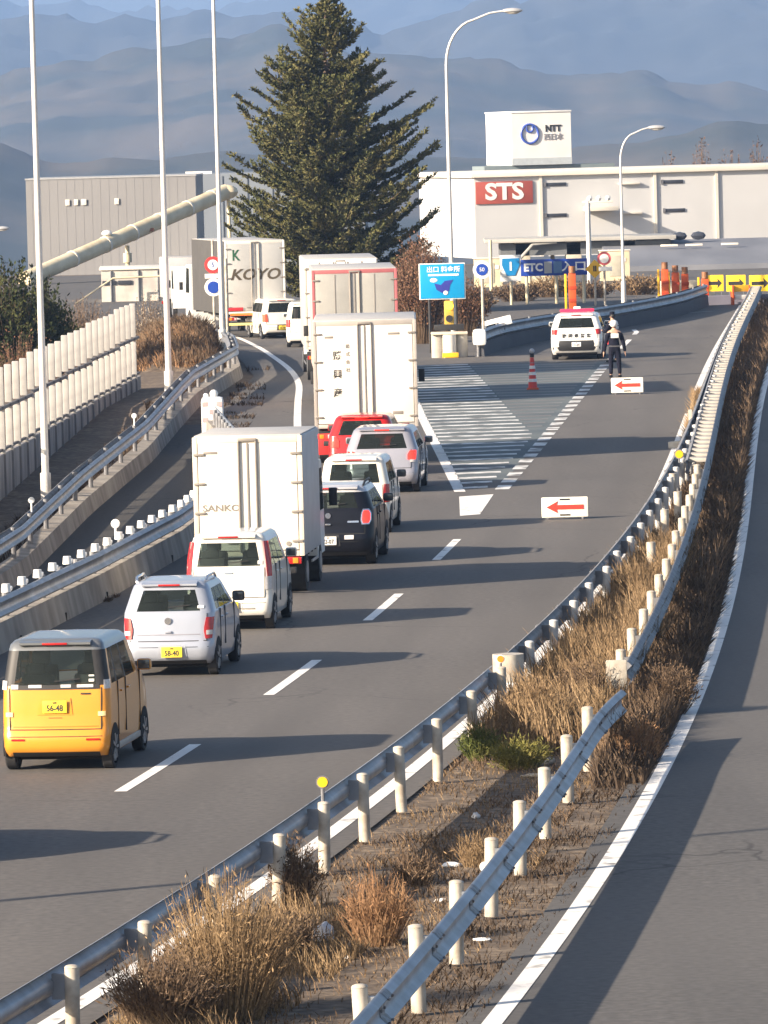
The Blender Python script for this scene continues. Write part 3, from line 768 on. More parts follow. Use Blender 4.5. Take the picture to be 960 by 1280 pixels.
    def patch(nm, m, outline, off=.012, par=root, sub=6, two=False):
        """outline: (xl(z), xr(z)) via list of (z, x0, x1)"""
        obs = []
        for sgn in ((1, -1) if two else (1,)):
            zz = [o_[0] for o_ in outline]; bb = MB(); rows = []
            nz_ = max(4, 2 * len(zz))
            for i in range(nz_ + 1):
                z = zz[0] + (zz[-1] - zz[0]) * i / nz_
                a = np.interp(z, zz, [o_[1] for o_ in outline]); c = np.interp(z, zz, [o_[2] for o_ in outline])
                rows.append([rp(sgn * (a + (c - a) * j / sub), z, off) for j in range(sub + 1)])
            vs = [v for r_ in rows for v in r_]; m1 = sub + 1; n1 = len(vs)
            vs2 = [v + Vector((0, off + .02, 0)) for v in vs]
            fs = [(i * m1 + j, i * m1 + j + 1, (i + 1) * m1 + j + 1, (i + 1) * m1 + j) for i in range(nz_) for j in range(sub)]
            fs2 = [tuple(n1 + q_ for q_ in f_[::-1]) for f_ in fs]
            per = [j for j in range(sub)] + [i * m1 + sub for i in range(nz_)] + [nz_ * m1 + j for j in range(sub, 0, -1)] + [i * m1 for i in range(nz_, 0, -1)]
            side = [(per[q_], n1 + per[q_], n1 + per[(q_ + 1) % len(per)], per[(q_ + 1) % len(per)]) for q_ in range(len(per))]
            obs.append(bb.add(vs + vs2, fs + fs2 + side).build(nm, m, par, ang=40))
        return obs
    # tailgate shut lines
    if S.get('gate', True):
        g0, g1, gw = S.get('gatez', (.52, belt + .0)) + (S.get('gatew', .80) * W,)
        patch('gate_shut_line', M_SHUT, [(g0, -gw, gw), (g0 + .012, -gw, gw)], .004)
        patch('gate_shut_line', M_SHUT, [(g0, gw - .006, gw + .006), (g1, gw + .0, gw + .012)], .004, sub=1, two=True)
        patch('bumper_crease', M_SHUT, [(.47, -W * .86, W * .86), (.478, -W * .86, W * .86)], .004)
    patch('lower_valance', M_BLACK, [(.20, -W * .8, W * .8), (.262, -W * .8, W * .8)], .012)
    for L_ in S.get('lamps', []):     # (name, mat, outline)
        for o_ in patch(L_[0], L_[1], L_[2], L_[3] if len(L_) > 3 else .018, two=True): pass
    for q_ in S.get('marks', []): patch(q_[0], q_[1], q_[2], q_[3] if len(q_) > 3 else .010, two=q_[4] if len(q_) > 4 else False)
    if 'plate' in S:
        px_, pz_, pm, txt = S['plate']; y = rp(px_, pz_, .03).y
        rcs = patch('plate_recess', S.get('recess', M_BLACK), [(pz_ - .11, px_ - .24, px_ + .24), (pz_ + .11, px_ - .21, px_ + .21)], .006)
        o_ = MB().box((px_, y, pz_), (.33, .012, .165), bev=.004).build('number_plate', pm, root)
        text_mesh(txt, .115, M_INK, 'characters', o_, (px_, y - .007, pz_ - .02), depth=.002, ax=.85, bold=.003)
        text_mesh('500', .04, M_INK, 'characters', o_, (px_, y - .007, pz_ + .055), depth=.002, bold=.001)
    if S.get('wiper', True):
        zz = wb + .06; pA = rp(.0, zz, .03); pB = rp(.34, zz + .03, .03)
        MB().bar(pA, pB, .022).build('rear_wiper', M_BLACK, root)
    if 'badge' in S:
        bz = S['badge']; MB().cyl(rp(0, bz, .012), .055, .014, 'Y', 16).build('badge', M_CHROME, root)
        MB().box(rp(0, bz - .17, .016), (.11, .03, .035), bev=.01).build('gate_handle', S.get('handlem', M_CHROME), root)
    if S.get('spoiler', True):
        z = H - .07; q0 = MB()
        ww = Wr(z) - .16
        q0.prism([(yr(z) + .12, H - .015), (yr(z) - .05, H - .045), (yr(z) - .05, H - .075), (yr(z) + .10, H - .10)], -ww, ww, 'X').build('roof_spoiler', S.get('roofmat', body), root)
        MB().box((0, yr(z) - .052, H - .062), (.34, .02, .03), bev=.006).build('high_brake_lamp', M_REDLIT if S.get('braking') else M_RED, root)
    # side: shut lines, handles, arches, wheels, mirrors
    wr = S.get('wr', .29); wt_ = S.get('wt', .155); ya = S.get('rax', .50); yb = ya + S.get('wb', 2.45)
    for sgn in (1, -1):
        w = Wr(.62)
        for yy in (ya, yb):
            ar = MB(); pts = [(yy + (wr + .045) * math.cos(a), wr + (wr + .045) * math.sin(a)) for a in np.linspace(-.25, math.pi + .25, 16)]
            x0 = sgn * (w - .03); x1 = sgn * (w + .004)
            ar.prism(pts, x0, x1, 'X').build('arch_shade', M_DARK if sgn > 0 else M_DARK, root, ang=20)  # dark patch stands for wheel-well shade, the body is not cut open
        xs = sgn * (w + .003)
        y1 = yr(.7) + (yw - yr(.7)) * .52
        for yy in (ya + wr * 1.15, y1, yw - .12):
            MB().box((xs - sgn * .006, yy, (.34 + belt) / 2 + .05), (.02, .012, belt - .40)).build('door_shut_line', M_SHUT, root, smooth=False)
        for yy in (y1 - .95 + .62, y1 + .12 + .1):
            MB().box((sgn * (Wr(belt - .12) + .012), yy if yy > ya + .3 else ya + .5, belt - .13), (.035, .17, .03), bev=.01).build('door_handle', S.get('handle', body), root)
        ox = Wr(belt) + .10
        mo = MB().box((sgn * ox, yw - .22, belt + .10), (.20, .10, .16), bev=.04).build('mirror', S.get('mirm', body), root)
        MB().box((sgn * ox, yw - .272, belt + .10), (.16, .012, .12), bev=.004).build('mirror_glass', mat('mirror_glass', (.12, .13, .14), .1, .6), mo)
    for yy in (ya, yb):
        for sgn in (1, -1):
            x = sgn * (Wr(.4) - wt_ / 2 + .012)
            t_ = MB(); rp_ = [(-.5, .80), (-.5, .95), (-.38, 1.0), (.38, 1.0), (.5, .95), (.5, .80)]
            n_ = 28; vs = []; 
            for k in range(n_):
                a = 2 * math.pi * k / n_
                for u, v in rp_: vs.append((u * wt_, v * wr * math.cos(a), v * wr * math.sin(a)))
            m6 = len(rp_); fs = [(k * m6 + j, k * m6 + j + 1, ((k + 1) % n_) * m6 + j + 1, ((k + 1) % n_) * m6 + j) for k in range(n_) for j in range(m6 - 1)]
            t_.add(vs, fs); t_.cyl((-sgn * .02, 0, 0), wr * .82, wt_ * .8, 'X', 24)
            wh = t_.build('wheel', M_TYRE, root); wh.location = (x, yy, wr)
            ri = MB(); ri.cyl((sgn * wt_ * .40, 0, 0), wr * .62, .03, 'X', 24)
            for k in range(7):
                a = 2 * math.pi * k / 7; ri.bar((sgn * wt_ * .47, .05 * math.cos(a), .05 * math.sin(a)), (sgn * wt_ * .45, wr * .66 * math.cos(a), wr * .66 * math.sin(a)), .05)
            ri.build('rim', M_RIM, wh)
    MB().box((0, L / 2, .2), (W * 1.5, L * .8, .12)).build('underbody', M_DARK, root, smooth=False)
    if S.get('exhaust'): MB().cyl((-W * .55, yr(.25) + .02, .24), .035, .16, 'Y', 12).build('exhaust', M_CHROME, root)
    if S.get('rails'):
        for sgn in (1, -1):
            MB().tube([(sgn * W * .74, yr(H) + .18, H - .02), (sgn * W * .76, yr(H) + .3, H + .045), (sgn * W * .76, yt - .5, H + .05), (sgn * W * .76, yt - .3, H - .02)], .022, 8).build('roof_rail', S['rails'], root)
    if S.get('sills'): 
        for sgn in (1, -1): MB().box((sgn * (Wr(.3) - .01), (ya + yb) / 2, .27), (.06, yb - ya - wr * 2.3, .09), bev=.02).build('side_sill', S['sills'], root)
    return root, rp, patch

def paintc(name, col, metal=0.0, rough=.35): return mat(name, col, rough, metal, var=.07, scale=2.5, coat=.8)
def prof(*t): return lambda z: float(np.interp(z, [q[0] for q in t], [q[1] for q in t]))
tall = prof((.2, .12), (.27, .03), (.34, 0), (.5, 0), (.56, .04), (.62, .055), (.95, .075), (1.55, .16), (1.8, .26))
hatch = prof((.2, .14), (.27, .04), (.36, 0), (.5, .0), (.56, .04), (.62, .06), (.9, .09), (1.0, .12), (1.5, .40), (1.6, .48))
head = lambda f, Y: math.atan(f(Y + 1.5) - f(Y - 1.5)) / 1.0
def hd(Y): return math.atan((dash_line(Y + 2) - dash_line(Y - 2)) / 4)

Y_BODY = paintc('paint_yellow', (.72, .29, .025)); W_BODY = paintc('paint_pearl_white', (.80, .77, .70)); S_BODY = paintc('paint_silver', (.40, .43, .50), .3)
K_BODY = mat('paint_black', (.006, .007, .012), .35, var=.1, coat=.1, spec=.3); R_BODY = paintc('paint_red', (.42, .012, .01)); SV_BODY = paintc('paint_silver_dark', (.36, .36, .41), .35)
WR_ROOF = paintc('paint_pale_roof', (.17, .18, .19), .3)
z0 = 0.0
# yellow tall kei car
S1 = dict(L=3.395, W=1.475, H=1.77, belt=1.13, yr=tall, yw=2.72, yt=2.10, body=Y_BODY, wz=(1.15, 1.62), wbelt=.985, wroof=.86, rcn=.13, wrap=True, rearglass=GL_M, blackroof=True, roofmat=WR_ROOF, wbase=2.46,
          plate=(.0, .87, M_PLY, '56-48'), recess=Y_BODY, wr=.285, rax=.49, gatez=(.56, 1.12), gatew=.84, sills=mat('sill_grey', (.45, .42, .38), .5), wiper=True, sideglass=GL_D,
          lamps=[('tail_lamp', M_CLR, [(1.10, .66, .735), (1.22, .655, .73)], .014), ('tail_lamp_lower', mat('lamp_yellowish', (.95, .72, .35), .2), [(.74, .58, .68), (.80, .58, .68)], .014)],
          marks=[('bumper_reflector', M_RED, [(.42, .42, .60), (.445, .42, .60)], .01, True), ('window_sticker', M_PLW, [(1.20, .46, .53), (1.235, .46, .53)], .012), ('window_sticker', M_PLW, [(1.27, .46, .53), (1.29, .46, .53)], .012),
                 ('lower_glass_band', M_BLACK, [(1.10, -.60, .60), (1.16, -.60, .60)], .008), ('badge', M_SHUT, [(.72, -.09, .09), (.725, -.09, .09)], .008), ('badge', M_SHUT, [(1.03, .35, .48), (1.05, .35, .48)], .006),
                 ('gate_crease', mat('yellow_crease', (.45, .22, .01), .5), [(.60, -.58, .58), (.612, -.58, .58)], .007),
                 ('chrome_band', M_CLR, [(1.125, -.36, -.18), (1.165, -.36, -.18)], .014), ('chrome_band', M_CLR, [(1.125, .08, .22), (1.165, .08, .22)], .014), ('chrome_band', M_CLR, [(1.125, .30, .52), (1.165, .30, .52)], .014), ('chrome_band', M_CLR, [(1.11, -.60, -.50), (1.17, -.60, -.50)], .014)])
build_car('tall_wagon', 'yellow boxy kei wagon with black wrap-round rear window and pale roof, last in the queue', G(70, 965), hd(88), S1)
# silver hatchback
S2 = dict(L=3.395, W=1.475, H=1.49, belt=1.0, yr=hatch, yw=2.62, yt=1.95, body=S_BODY, wz=(1.03, 1.35), wroof=.78, rcn=.21, fullglass=True, rearglass=GL_M, plate=(.06, .40, M_PLY, '58-40'), recess=S_BODY, wr=.28, rax=.50, badge=.88, handlem=S_BODY,
          rails=M_CHROME, gatez=(.56, .99), gatew=.82, mirm=M_BLACK, blackB=True, quarter=True,
          lamps=[('tail_lamp', M_RED, [(.60, .585, .685), (.74, .56, .70), (.93, .60, .715)], .022), ('tail_lamp_clear', M_CLR, [(.66, .60, .69), (.73, .60, .695)], .030)],
          marks=[('window_sticker', M_PLW, [(1.07, .46, .56), (1.11, .46, .56)], .012), ('gate_crease', mat('silver_crease', (.28, .28, .32), .5), [(.66, -.5, .5), (.675, -.5, .5)], .006)])
build_car('hatchback', 'small silver hatchback with yellow number plate and raised roof rails behind the yellow car', G(211, 847), hd(102), S2)
# white tall kei
S3 = dict(L=3.395, W=1.475, H=1.66, belt=1.08, yr=tall, yw=2.68, yt=2.0, body=W_BODY, wz=(1.10, 1.50), wroof=.83, rcn=.14, plate=(-.0, .42, M_PLY, '30-12'), recess=W_BODY, wr=.285, rax=.50, gatez=(.56, 1.07), rearglass=GL_M, sideglass=GL_M,
          gatew=.83, lamps=[('tail_lamp', M_RED, [(.92, .66, .735), (1.25, .63, .72), (1.52, .60, .67)], .02), ('tail_lamp_clear', M_CLR, [(.70, .62, .735), (.92, .62, .735)], .022)],
          marks=[('window_sticker', M_PLW, [(1.13, .50, .58), (1.19, .50, .58)], .012), ('bumper_reflector', mat('slot_grey', (.30, .28, .25), .6), [(.37, .18, .44), (.395, .18, .44)], .008), ('gate_handle', M_CHROME, [(.98, -.08, .06), (1.0, -.08, .06)], .02)], badge=None)
S3.pop('badge')
build_car('tall_wagon', 'white tall kei car with clear rear window following the small white box truck', G(287, 789), hd(112), S3)
# black mini-type hatch
mini = prof((.2, .16), (.28, .05), (.38, 0), (.55, .0), (.62, .05), (.72, .07), (1.0, .12), (1.1, .16), (1.5, .42), (1.65, .5))
S4 = dict(L=4.1, W=1.79, H=1.56, belt=1.08, yr=mini, yw=2.95, yt=2.3, body=K_BODY, wz=(1.12, 1.42), wroof=.78, rcn=.24, plate=(0, .50, M_PLW, '12-07'), wr=.33, wt=.2, rax=.68, wb=2.59, blackroof=True, roofmat=mat('paint_silver_roof', (.62, .62, .64), .35, .3, coat=.7), gatez=(.62, 1.07),
          lamps=[('tail_lamp_ring', M_CHROME, [(.80, .66, .80), (.88, .635, .84), (1.02, .65, .84), (1.10, .68, .80)], .018), ('tail_lamp', M_REDLIT, [(.83, .685, .79), (.89, .665, .82), (1.01, .675, .82), (1.07, .70, .79)], .028)], rails=M_BLACK, braking=False, badge=.98,
          marks=[('gate_badge', M_CHROME, [(.84, .38, .60), (.875, .38, .60)], .012), ('rear_fog', M_CLR, [(.52, .32, .5), (.60, .32, .5)], .015)])
build_car('hatchback', 'black rounded hatchback with silver roof and oval red tail lamps beside the small box truck', G(411, 708), hd(127.5), S4)
# white wagon
S5 = dict(L=3.395, W=1.48, H=1.62, belt=1.04, yr=tall, yw=2.68, yt=2.0, body=W_BODY, wz=(1.07, 1.47), wroof=.84, rcn=.15, plate=(0, .42, M_PLY, '21-55'), recess=W_BODY, wr=.285, rax=.50, gatez=(.56, 1.03), mirm=M_BLACK,
          rearglass=GL_M, lamps=[('tail_lamp', M_RED, [(.66, .62, .735), (.80, .60, .735), (1.04, .63, .73)], .02), ('tail_lamp_clear', M_CLR, [(.78, .64, .738), (.84, .64, .738)], .03)])
build_car('wagon', 'white wagon with red side tail lamps between the black hatchback and silver hatchback', G(444, 668), hd(138), S5)
S6 = dict(L=3.95, W=1.70, H=1.53, belt=1.02, yr=hatch, yw=2.95, yt=2.25, body=SV_BODY, wz=(1.04, 1.38), wroof=.78, rcn=.2, plate=(0, .60, M_PLW, '33-10'), wr=.31, rax=.6, wb=2.5, gatez=(.58, 1.01), braking=True,
          lamps=[('tail_lamp', M_REDLIT, [(.78, .60, .79), (.90, .60, .80), (.99, .66, .80)], .02), ('tail_lamp_clear', M_CLR, [(.72, .66, .79), (.78, .66, .79)], .02)])
build_car('hatchback', 'silver hatchback with its brake lamps lit in front of the red car', G(478, 617), hd(151), S6)
S7 = dict(L=3.7, W=1.68, H=1.50, belt=1.0, yr=hatch, yw=2.85, yt=2.1, body=R_BODY, wz=(1.02, 1.36), wroof=.76, rcn=.2, plate=(0, .58, M_PLW, '71-26'), wr=.30, rax=.55, wb=2.4, gatez=(.58, .99), braking=True, blackroof=False,
          lamps=[('tail_lamp', M_REDLIT, [(.72, .56, .78), (.90, .56, .79), (.98, .62, .79)], .02)])
build_car('hatchback', 'red hatchback with glowing brake lamps right behind the white truck with black characters', G(453, 596), hd(158), S7)
S8 = dict(L=4.4, W=1.70, H=1.78, belt=1.08, yr=tall, yw=3.5, yt=2.8, body=W_BODY, wz=(1.12, 1.60), wroof=.84, rcn=.16, plate=(0, .48, M_PLW, '45-19'), wr=.31, rax=.8, wb=2.7, gatez=(.58, 1.07), lamps=[('tail_lamp', M_RED, [(.80, .70, .835), (1.10, .69, .83)], .02)], mirm=M_WHITE)
build_car('minivan', 'white minivan partly hidden behind the upper truck, nearest of two white cars', G(385, 434), hd(250) - .16, S8)
S9 = dict(L=3.9, W=1.62, H=1.62, belt=1.04, yr=tall, yw=3.0, yt=2.3, body=W_BODY, wz=(1.08, 1.46), wroof=.82, rcn=.17, plate=(-.0, .46, M_PLY, '62-80'), wr=.30, rax=.6, wb=2.5, gatez=(.58, 1.03),
          lamps=[('tail_lamp', mat('lamp_orange_red', (.62, .10, .05), .2), [(.70, .58, .80), (1.02, .62, .79)], .02)])
build_car('compact_car', 'white compact car just right of the grey curtain-sided truck', Vector((-3.95, 268.5, 0)), -.22, S9)
# car just outside the left edge; its shadow falls into the near lane
build_car('hatchback', 'silver hatchback waiting just outside the left edge, only its shadow is in the picture', Vector((-6.75, 76.0, 0)), hd(80), dict(S2, plate=(0, .42, M_PLY, '19-83')))
# police car
M_PW = paintc('paint_police_white', (.82, .81, .77))
suvp = prof((.2, .2), (.34, .05), (.45, 0), (.66, .0), (.72, .05), (.8, .06), (1.1, .10), (1.5, .3), (1.7, .42))
SP = dict(L=4.75, W=1.85, H=1.66, belt=1.12, yr=suvp, yw=3.3, yt=2.5, body=M_PW, wz=(1.15, 1.50), wroof=.80, rcn=.2, plate=(0, .56, M_PLW, '31-04'), wr=.36, wt=.22, rax=.95, wb=2.7, gatez=(.72, 1.1), mirm=M_PW, rearglass=GL_D,
          lamps=[('tail_lamp', M_RED, [(.92, .72, .88), (1.10, .68, .88)], .02), ('reversing_lamp', M_CLR, [(.62, .78, .90), (.74, .78, .90)], .02)],
          marks=[('black_bumper', M_BLACK, [(.34, -.86, .86), (.70, -.86, .86)], .012)])
rt, rp, pt = build_car('police_car', 'white and black police SUV with a red light bar parked on the hatched area', G(721, 450), .07, SP)
MB().box((0, 1.5, 1.74), (1.25, .30, .12), bev=.05).build('light_bar', M_REDLIT if False else mat('lightbar_red', (.75, .03, .10), .2, var=.2), rt)
MB().box((0, 1.5, 1.83), (.26, .2, .10), bev=.03).build('speaker', M_WHITE, rt)
for i, ch in enumerate('静岡県警察'):
    text_mesh(ch, .155, M_INK, 'lettering', rt, (-.44 + i * .22, rp(0, .86, .0).y - .012, .86), depth=.003, bold=.003)
# ---- trucks
M_BOXW = mat('truck_panel_white', (.82, .79, .72), .4, var=.05, scale=1.2, col2=(.78, .74, .66))
M_FRAME = mat('truck_frame_cream', (.70, .63, .53), .45, scale=3)
M_SIDE = mat('truck_side_alu', (.55, .55, .56), .45, .3, scale=2)
M_ROD = mat('lock_rod_grey', (.33, .30, .27), .4, .3)
def box_truck(label, loc, yaw, W=2.0, L=3.2, zb=.80, H=2.9, total=4.8, doors=M_BOXW, frame=M_FRAME, side=M_SIDE, lampz=.62, cab=M_WHITE, wr=.36, ribs=0, lit=False, flaps=None, rods=((-.16, .16),), hinge=4):
    r_ = empty('box_truck', loc, -yaw, label, 'truck'); w = W / 2; h = H - zb
    MB().box((0, L / 2 + .03, zb + h / 2), (W, L, h), bev=.02).build('cargo_box', side, r_, ang=30)
    MB().box((0, L / 2, H + .01), (W - .06, L - .04, .03), bev=.01).build('roof', mat('truck_roof', (.52, .50, .47), .5), r_)
    fr = MB(); 
    for sx in (-1, 1): fr.box((sx * (w - .045), .0, zb + h / 2), (.09, .07, h), bev=.012)
    fr.box((0, 0, H - .06), (W - .182, .068, .12), bev=.012); fr.box((0, 0, zb + .05), (W - .182, .068, .10), bev=.012)
    fr.build('rear_frame', frame, r_)
    dw = w - .10
    for sx in (-1, 1):
        o = MB().box((sx * (dw / 2 + .002), -.012, zb + h / 2), (dw - .012, .04, h - .24), bev=.008).build('door', doors, r_)
        for k in range(hinge):
            z = zb + .28 + (h - .6) * k / (hinge - 1)
            MB().box((sx * (w - .12), -.05, z), (.20, .03, .045), bev=.008).build('hinge', M_ROD, o)
        for ro in rods[0]:
            if ro * sx > 0:
                x = ro
                MB().cyl((x, -.06, zb + h / 2), .022, h - .18, n=8).build('lock_rod', M_ROD, o)
        for k in range(ribs): MB().box((sx * (dw * (k + 1) / (ribs + 1)), -.036, zb + h / 2), (.025, .015, h - .3)).build('door_rib', M_ROD, o, smooth=False)
        MB().box((sx * .27, -.055, zb + .26), (.26, .03, .03), bev=.008).build('handle', M_ROD, o)
    MB().box((0, -.04, zb + h / 2), (.03, .02, h - .24)).build('door_seal', M_ROD, r_, smooth=False)
    MB().box((0, -.045, H - .06), (.34, .06, .06), bev=.015).build('camera_box', M_ROD, r_)
    ch = MB()
    for sx in (-.38, .38): ch.box((sx, total / 2, zb - .12), (.09, total - .6, .18))
    for k in range(5): ch.box((0, .3 + k * (L - .4) / 4, zb - .04), (W * .92, .07, .07))
    ch.build('chassis', M_DARK, r_, smooth=False)
    MB().box((0, .02, lampz - .16), (W * .84, .10, .12), bev=.02).build('rear_bumper', M_BLACK, r_)
    for sx in (-1, 1):
        o = MB().box((sx * (w - .24), .0, lampz + .02), (.36, .08, .13), bev=.02).build('tail_lamp', M_REDLIT if lit else M_RED, r_)
        MB().box((sx * (w - .17), -.045, lampz + .02), (.10, .012, .10), bev=.004).build('indicator', M_AMB, o)
        MB().box((sx * (w - .36), -.045, lampz + .02), (.07, .012, .10), bev=.004).build('reversing_lamp', M_CLR, o)
        if flaps: MB().box((sx * (w - .28), .55, lampz - .22), (.42, .03, .50), bev=.008).build('mud_flap', flaps, r_)
        for yy in (1.15 if L < 4 else 2.0, total - 1.0):
            wd = .34 if yy < total / 2 else .2
            o = MB().cyl((0, 0, 0), wr, wd, 'X', 26).build('wheel', M_TYRE, r_); o.location = (sx * (w - .08 - wd / 2), yy, wr)
            MB().cyl((sx * (wd / 2), 0, 0), wr * .55, .03, 'X', 18).build('rim', M_RIM, o)
        # side guard
        MB().box((sx * (w - .06), (L + 1.2) / 2 + .35, .50), (.03, L * .38, .05), bev=.005).build('side_guard', M_RIM, r_)
    MB().box((0, -.02, lampz - .02), (.33, .015, .165), bev=.004).build('number_plate', M_PLW, r_)
    y0 = total - 1.45; ct = min(H - .35, zb + 1.55 if H < 3.2 else zb + 1.9)
    cb = MB(); cb.prism([(y0, .5), (total - .05, .5), (total, .8), (total - .03, ct * .55), (total - .32, ct - .06), (total - .45, ct), (y0, ct)], -w * .92, w * .92, 'X').build('cab', cab, r_)
    MB().prism([(y0 + .35, ct * .58), (total - .14, ct * .58), (total - .38, ct - .16), (y0 + .35, ct - .16)], -w * .925, w * .925, 'X').build('cab_window', GL_D, r_)
    for sx in (-1, 1):
        MB().box((sx * (w + .12), total - .25, ct * .68), (.16, .05, .34), bev=.03).build('mirror', M_BLACK, r_)
    return r_
t1 = box_truck('small white box truck with cream double doors in the middle of the queue', G(314, 745), hd(121), W=2.02, L=3.1, zb=.72, H=2.93, total=4.75, wr=.36)
text_mesh('SANKO', .165, mat('ink_grey', (.22, .20, .18), .6), 'lettering', t1, (-.50, -.036, .72 + .90), depth=.003, ax=1.25, bold=.004)
text_mesh('Abtrans', .08, mat('ink_grey', (.22, .20, .18), .6), 'lettering', t1, (-.72, -.036, 2.66), depth=.003, ax=1.3, bold=.002, shear=.3) if False else None
MB().box((-.68, -.036, 2.64), (.26, .006, .05), bev=.002).build('maker_badge', M_ROD, t1)
MB().cyl((.72, -.04, .95), .045, .012, 'Y', 14).build('warning_mark', M_ROD, t1)
M_FR2 = mat('truck_frame_grey', (.50, .46, .42), .4, .2, scale=3)
t2 = box_truck('large white box truck with three black characters down its left door', Vector((-.38, 165.5, 0)), .005, W=2.62, L=6.2, zb=.96, H=3.66, total=8.3, frame=M_FR2, side=M_BOXW, lampz=.74, wr=.42, lit=True, flaps=mat('red_mud_flap', (.50, .03, .03), .5), rods=((-.17, .17),), hinge=4)
for i, ch in enumerate('勝興産'): text_mesh(ch, .24, M_INK, 'lettering', t2, (-.70 + .0 * i, -.036, 2.78 - .47 * i), depth=.003, bold=.003)
for i, ch in enumerate('株式会社'): text_mesh(ch, .115, mat('ink_grey', (.22, .20, .18), .6), 'lettering', t2, (-.43, -.036, 3.02 - .20 * i), depth=.003, bold=.002)
MB().box((-.90, -.036, 3.26), (.22, .006, .06), bev=.002).build('maker_badge', M_ROD, t2); MB().box((.74, -.036, 3.32), (.30, .006, .06), bev=.002).build('maker_badge', M_ROD, t2); MB().box((.80, -.036, 1.32), (.26, .006, .08), bev=.002).build('maker_badge', M_ROD, t2)
t3 = box_truck('tall truck with grey ribbed doors in a faded red frame behind the white truck', Vector((-.72, 201, 0)), -.02, W=2.62, L=8.0, zb=1.1, H=4.2, total=10.5, doors=mat('door_grey_alu', (.42, .41, .38), .5, .3, scale=2), frame=mat('faded_red_frame', (.42, .13, .14), .5, scale=4), side=mat('side_pinkish', (.55, .42, .40), .5), lampz=.8, wr=.48, ribs=1, hinge=5, rods=((-.14, .14),))
t4 = box_truck('white truck with cream rear top panels just ahead of the red-framed truck', Vector((-1.25, 221.5, 0)), -.03, W=2.5, L=8.0, zb=1.1, H=4.12, total=10.5, doors=M_BOXW, lampz=.8, wr=.48)
vt = MB()
for k in range(5): pass
o = MB().box((0, -.055, 3.98), (2.42, .03, .26), bev=.006).build('header_panel', M_WHITE, t4)
for k in range(4): MB().box((-.72 + k * .48, -.075, 3.92), (.05, .012, .22)).build('panel_gap', M_ROD, o, smooth=False)
t5 = box_truck('long grey curtain-sided truck with KOYO lettering across its rear doors on the left', Vector((-5.05, 270.5, 0)), -.19, W=2.5, L=8.4, zb=1.0, H=4.0, total=11.0, doors=mat('door_pale_alu', (.60, .59, .56), .45, .2, scale=1.5), frame=M_BOXW, side=mat('curtain_grey', (.07, .068, .066), .85, scale=2), lampz=.78, wr=.48, lit=False, hinge=5)
text_mesh('KOYO', .62, mat('ink_brown', (.10, .08, .05), .6), 'lettering', t5, (-.02, -.036, 2.60), depth=.004, ax=1.15, bold=.016, shear=.25)
text_mesh('K', .62, mat('ink_green', (.03, .12, .06), .6), 'lettering', t5, (-.80, -.036, 3.40), depth=.004, ax=.8, bold=.012)
MB().box((0, -.03, .58), (2.3, .06, .10), bev=.01).build('yellow_guard', mat('guard_yellow', (.80, .70, .25), .5), t5)
MB().box((-.15, -.06, .98), (1.9, .02, .10), bev=.005).build('reflective_band', mat('band_orange', (.80, .22, .05), .4), t5)
MB().box((-.9, -.06, 1.2), (.7, .02, .14), bev=.005).build('reflective_band', mat('band_red', (.55, .03, .04), .4), t5)
# white truck beyond the railing
p = AT(224, 405, 300); p.z = 0
t6 = box_truck('white truck with a dark side window parked beyond the cream railing on the left', Vector((p.x, 306.5, 0)), math.pi - .12, W=2.1, L=4.4, zb=.9, H=2.75, total=6.4, wr=.4)
# ------------------------------------------------------------------ buildings
M_WALLW = mat('warehouse_wall', (.57, .58, .59), .7, scale=.25, col2=(.51, .52, .53))
M_WALLT = mat('warehouse_trim', (.72, .68, .60), .6, scale=.4)
M_GREYB = mat('hall_cladding', (.24, .24, .245), .7, scale=.15, col2=(.21, .21, .215))
M_WIN = mat('window_dark', (.05, .055, .07), .2)
PSI = R(12)
def local_building(name, label, loc, yaw, cat='building'):
    return empty(name, loc, yaw, label, cat)
# STS warehouse
o0 = AT(597, 400, 420); o0.z = 0
topz = AT(597, 221, 420).z
wh = local_building('warehouse', 'long cream warehouse with a red STS panel at its left corner', o0, PSI)
WL, WD = 40.0, 16.4
MB().box((WL / 2, WD / 2, topz / 2), (WL, WD, topz)).build('wall', M_WALLW, wh, smooth=False)
MB().box((WL / 2, WD / 2, topz + .11), (WL + .5, WD + .5, .34), bev=.05).build('roof_parapet', M_WALLT, wh)
for x in (4.35, 11.9, 16.0, 20.6, 27, 33): MB().box((x, -.07, topz / 2), (.20, .08, topz - .02)).build('pilaster', M_WALLT, wh, smooth=False)
for x, z in ((5.25, topz - .62), (5.25, topz - 2.6), (13.0, topz - .66), (13.1, topz - 2.5), (22, topz - .7), (22, topz - 2.5)):
    f_ = MB().box((x + .1, -.03, z), (1.35, .06, .22), bev=.02).build('window_vent', M_WIN, wh); MB().box((x - .62, -.05, z), (.16, .1, .3)).build('shutter_box', M_GALV_D, f_, smooth=False)
for x, z in ((10.2, topz - .7), (10.3, topz - 2.6)):
    MB().box((x, -.12, z), (1.4, .22, .12), bev=.02).build('awning', M_WALLT, wh)
MB().box((1.95, -.05, topz - 1.05), (3.75, .10, 1.42), bev=.02).build('sign_panel', mat('sign_red', (.40, .09, .07), .5, var=.1), wh)
text_mesh('STS', 1.45, M_WHITE, 'lettering', wh, (1.95, -.115, topz - 1.03), depth=.01, ax=1.15, bold=.05)
# light awning with lamps on the wall
aw = MB(); aw.box((9.0 - .9, -.8, topz - 2.25), (2.0, 1.5, .28), bev=.03); aw.build('loading_canopy', M_WALLT, wh)
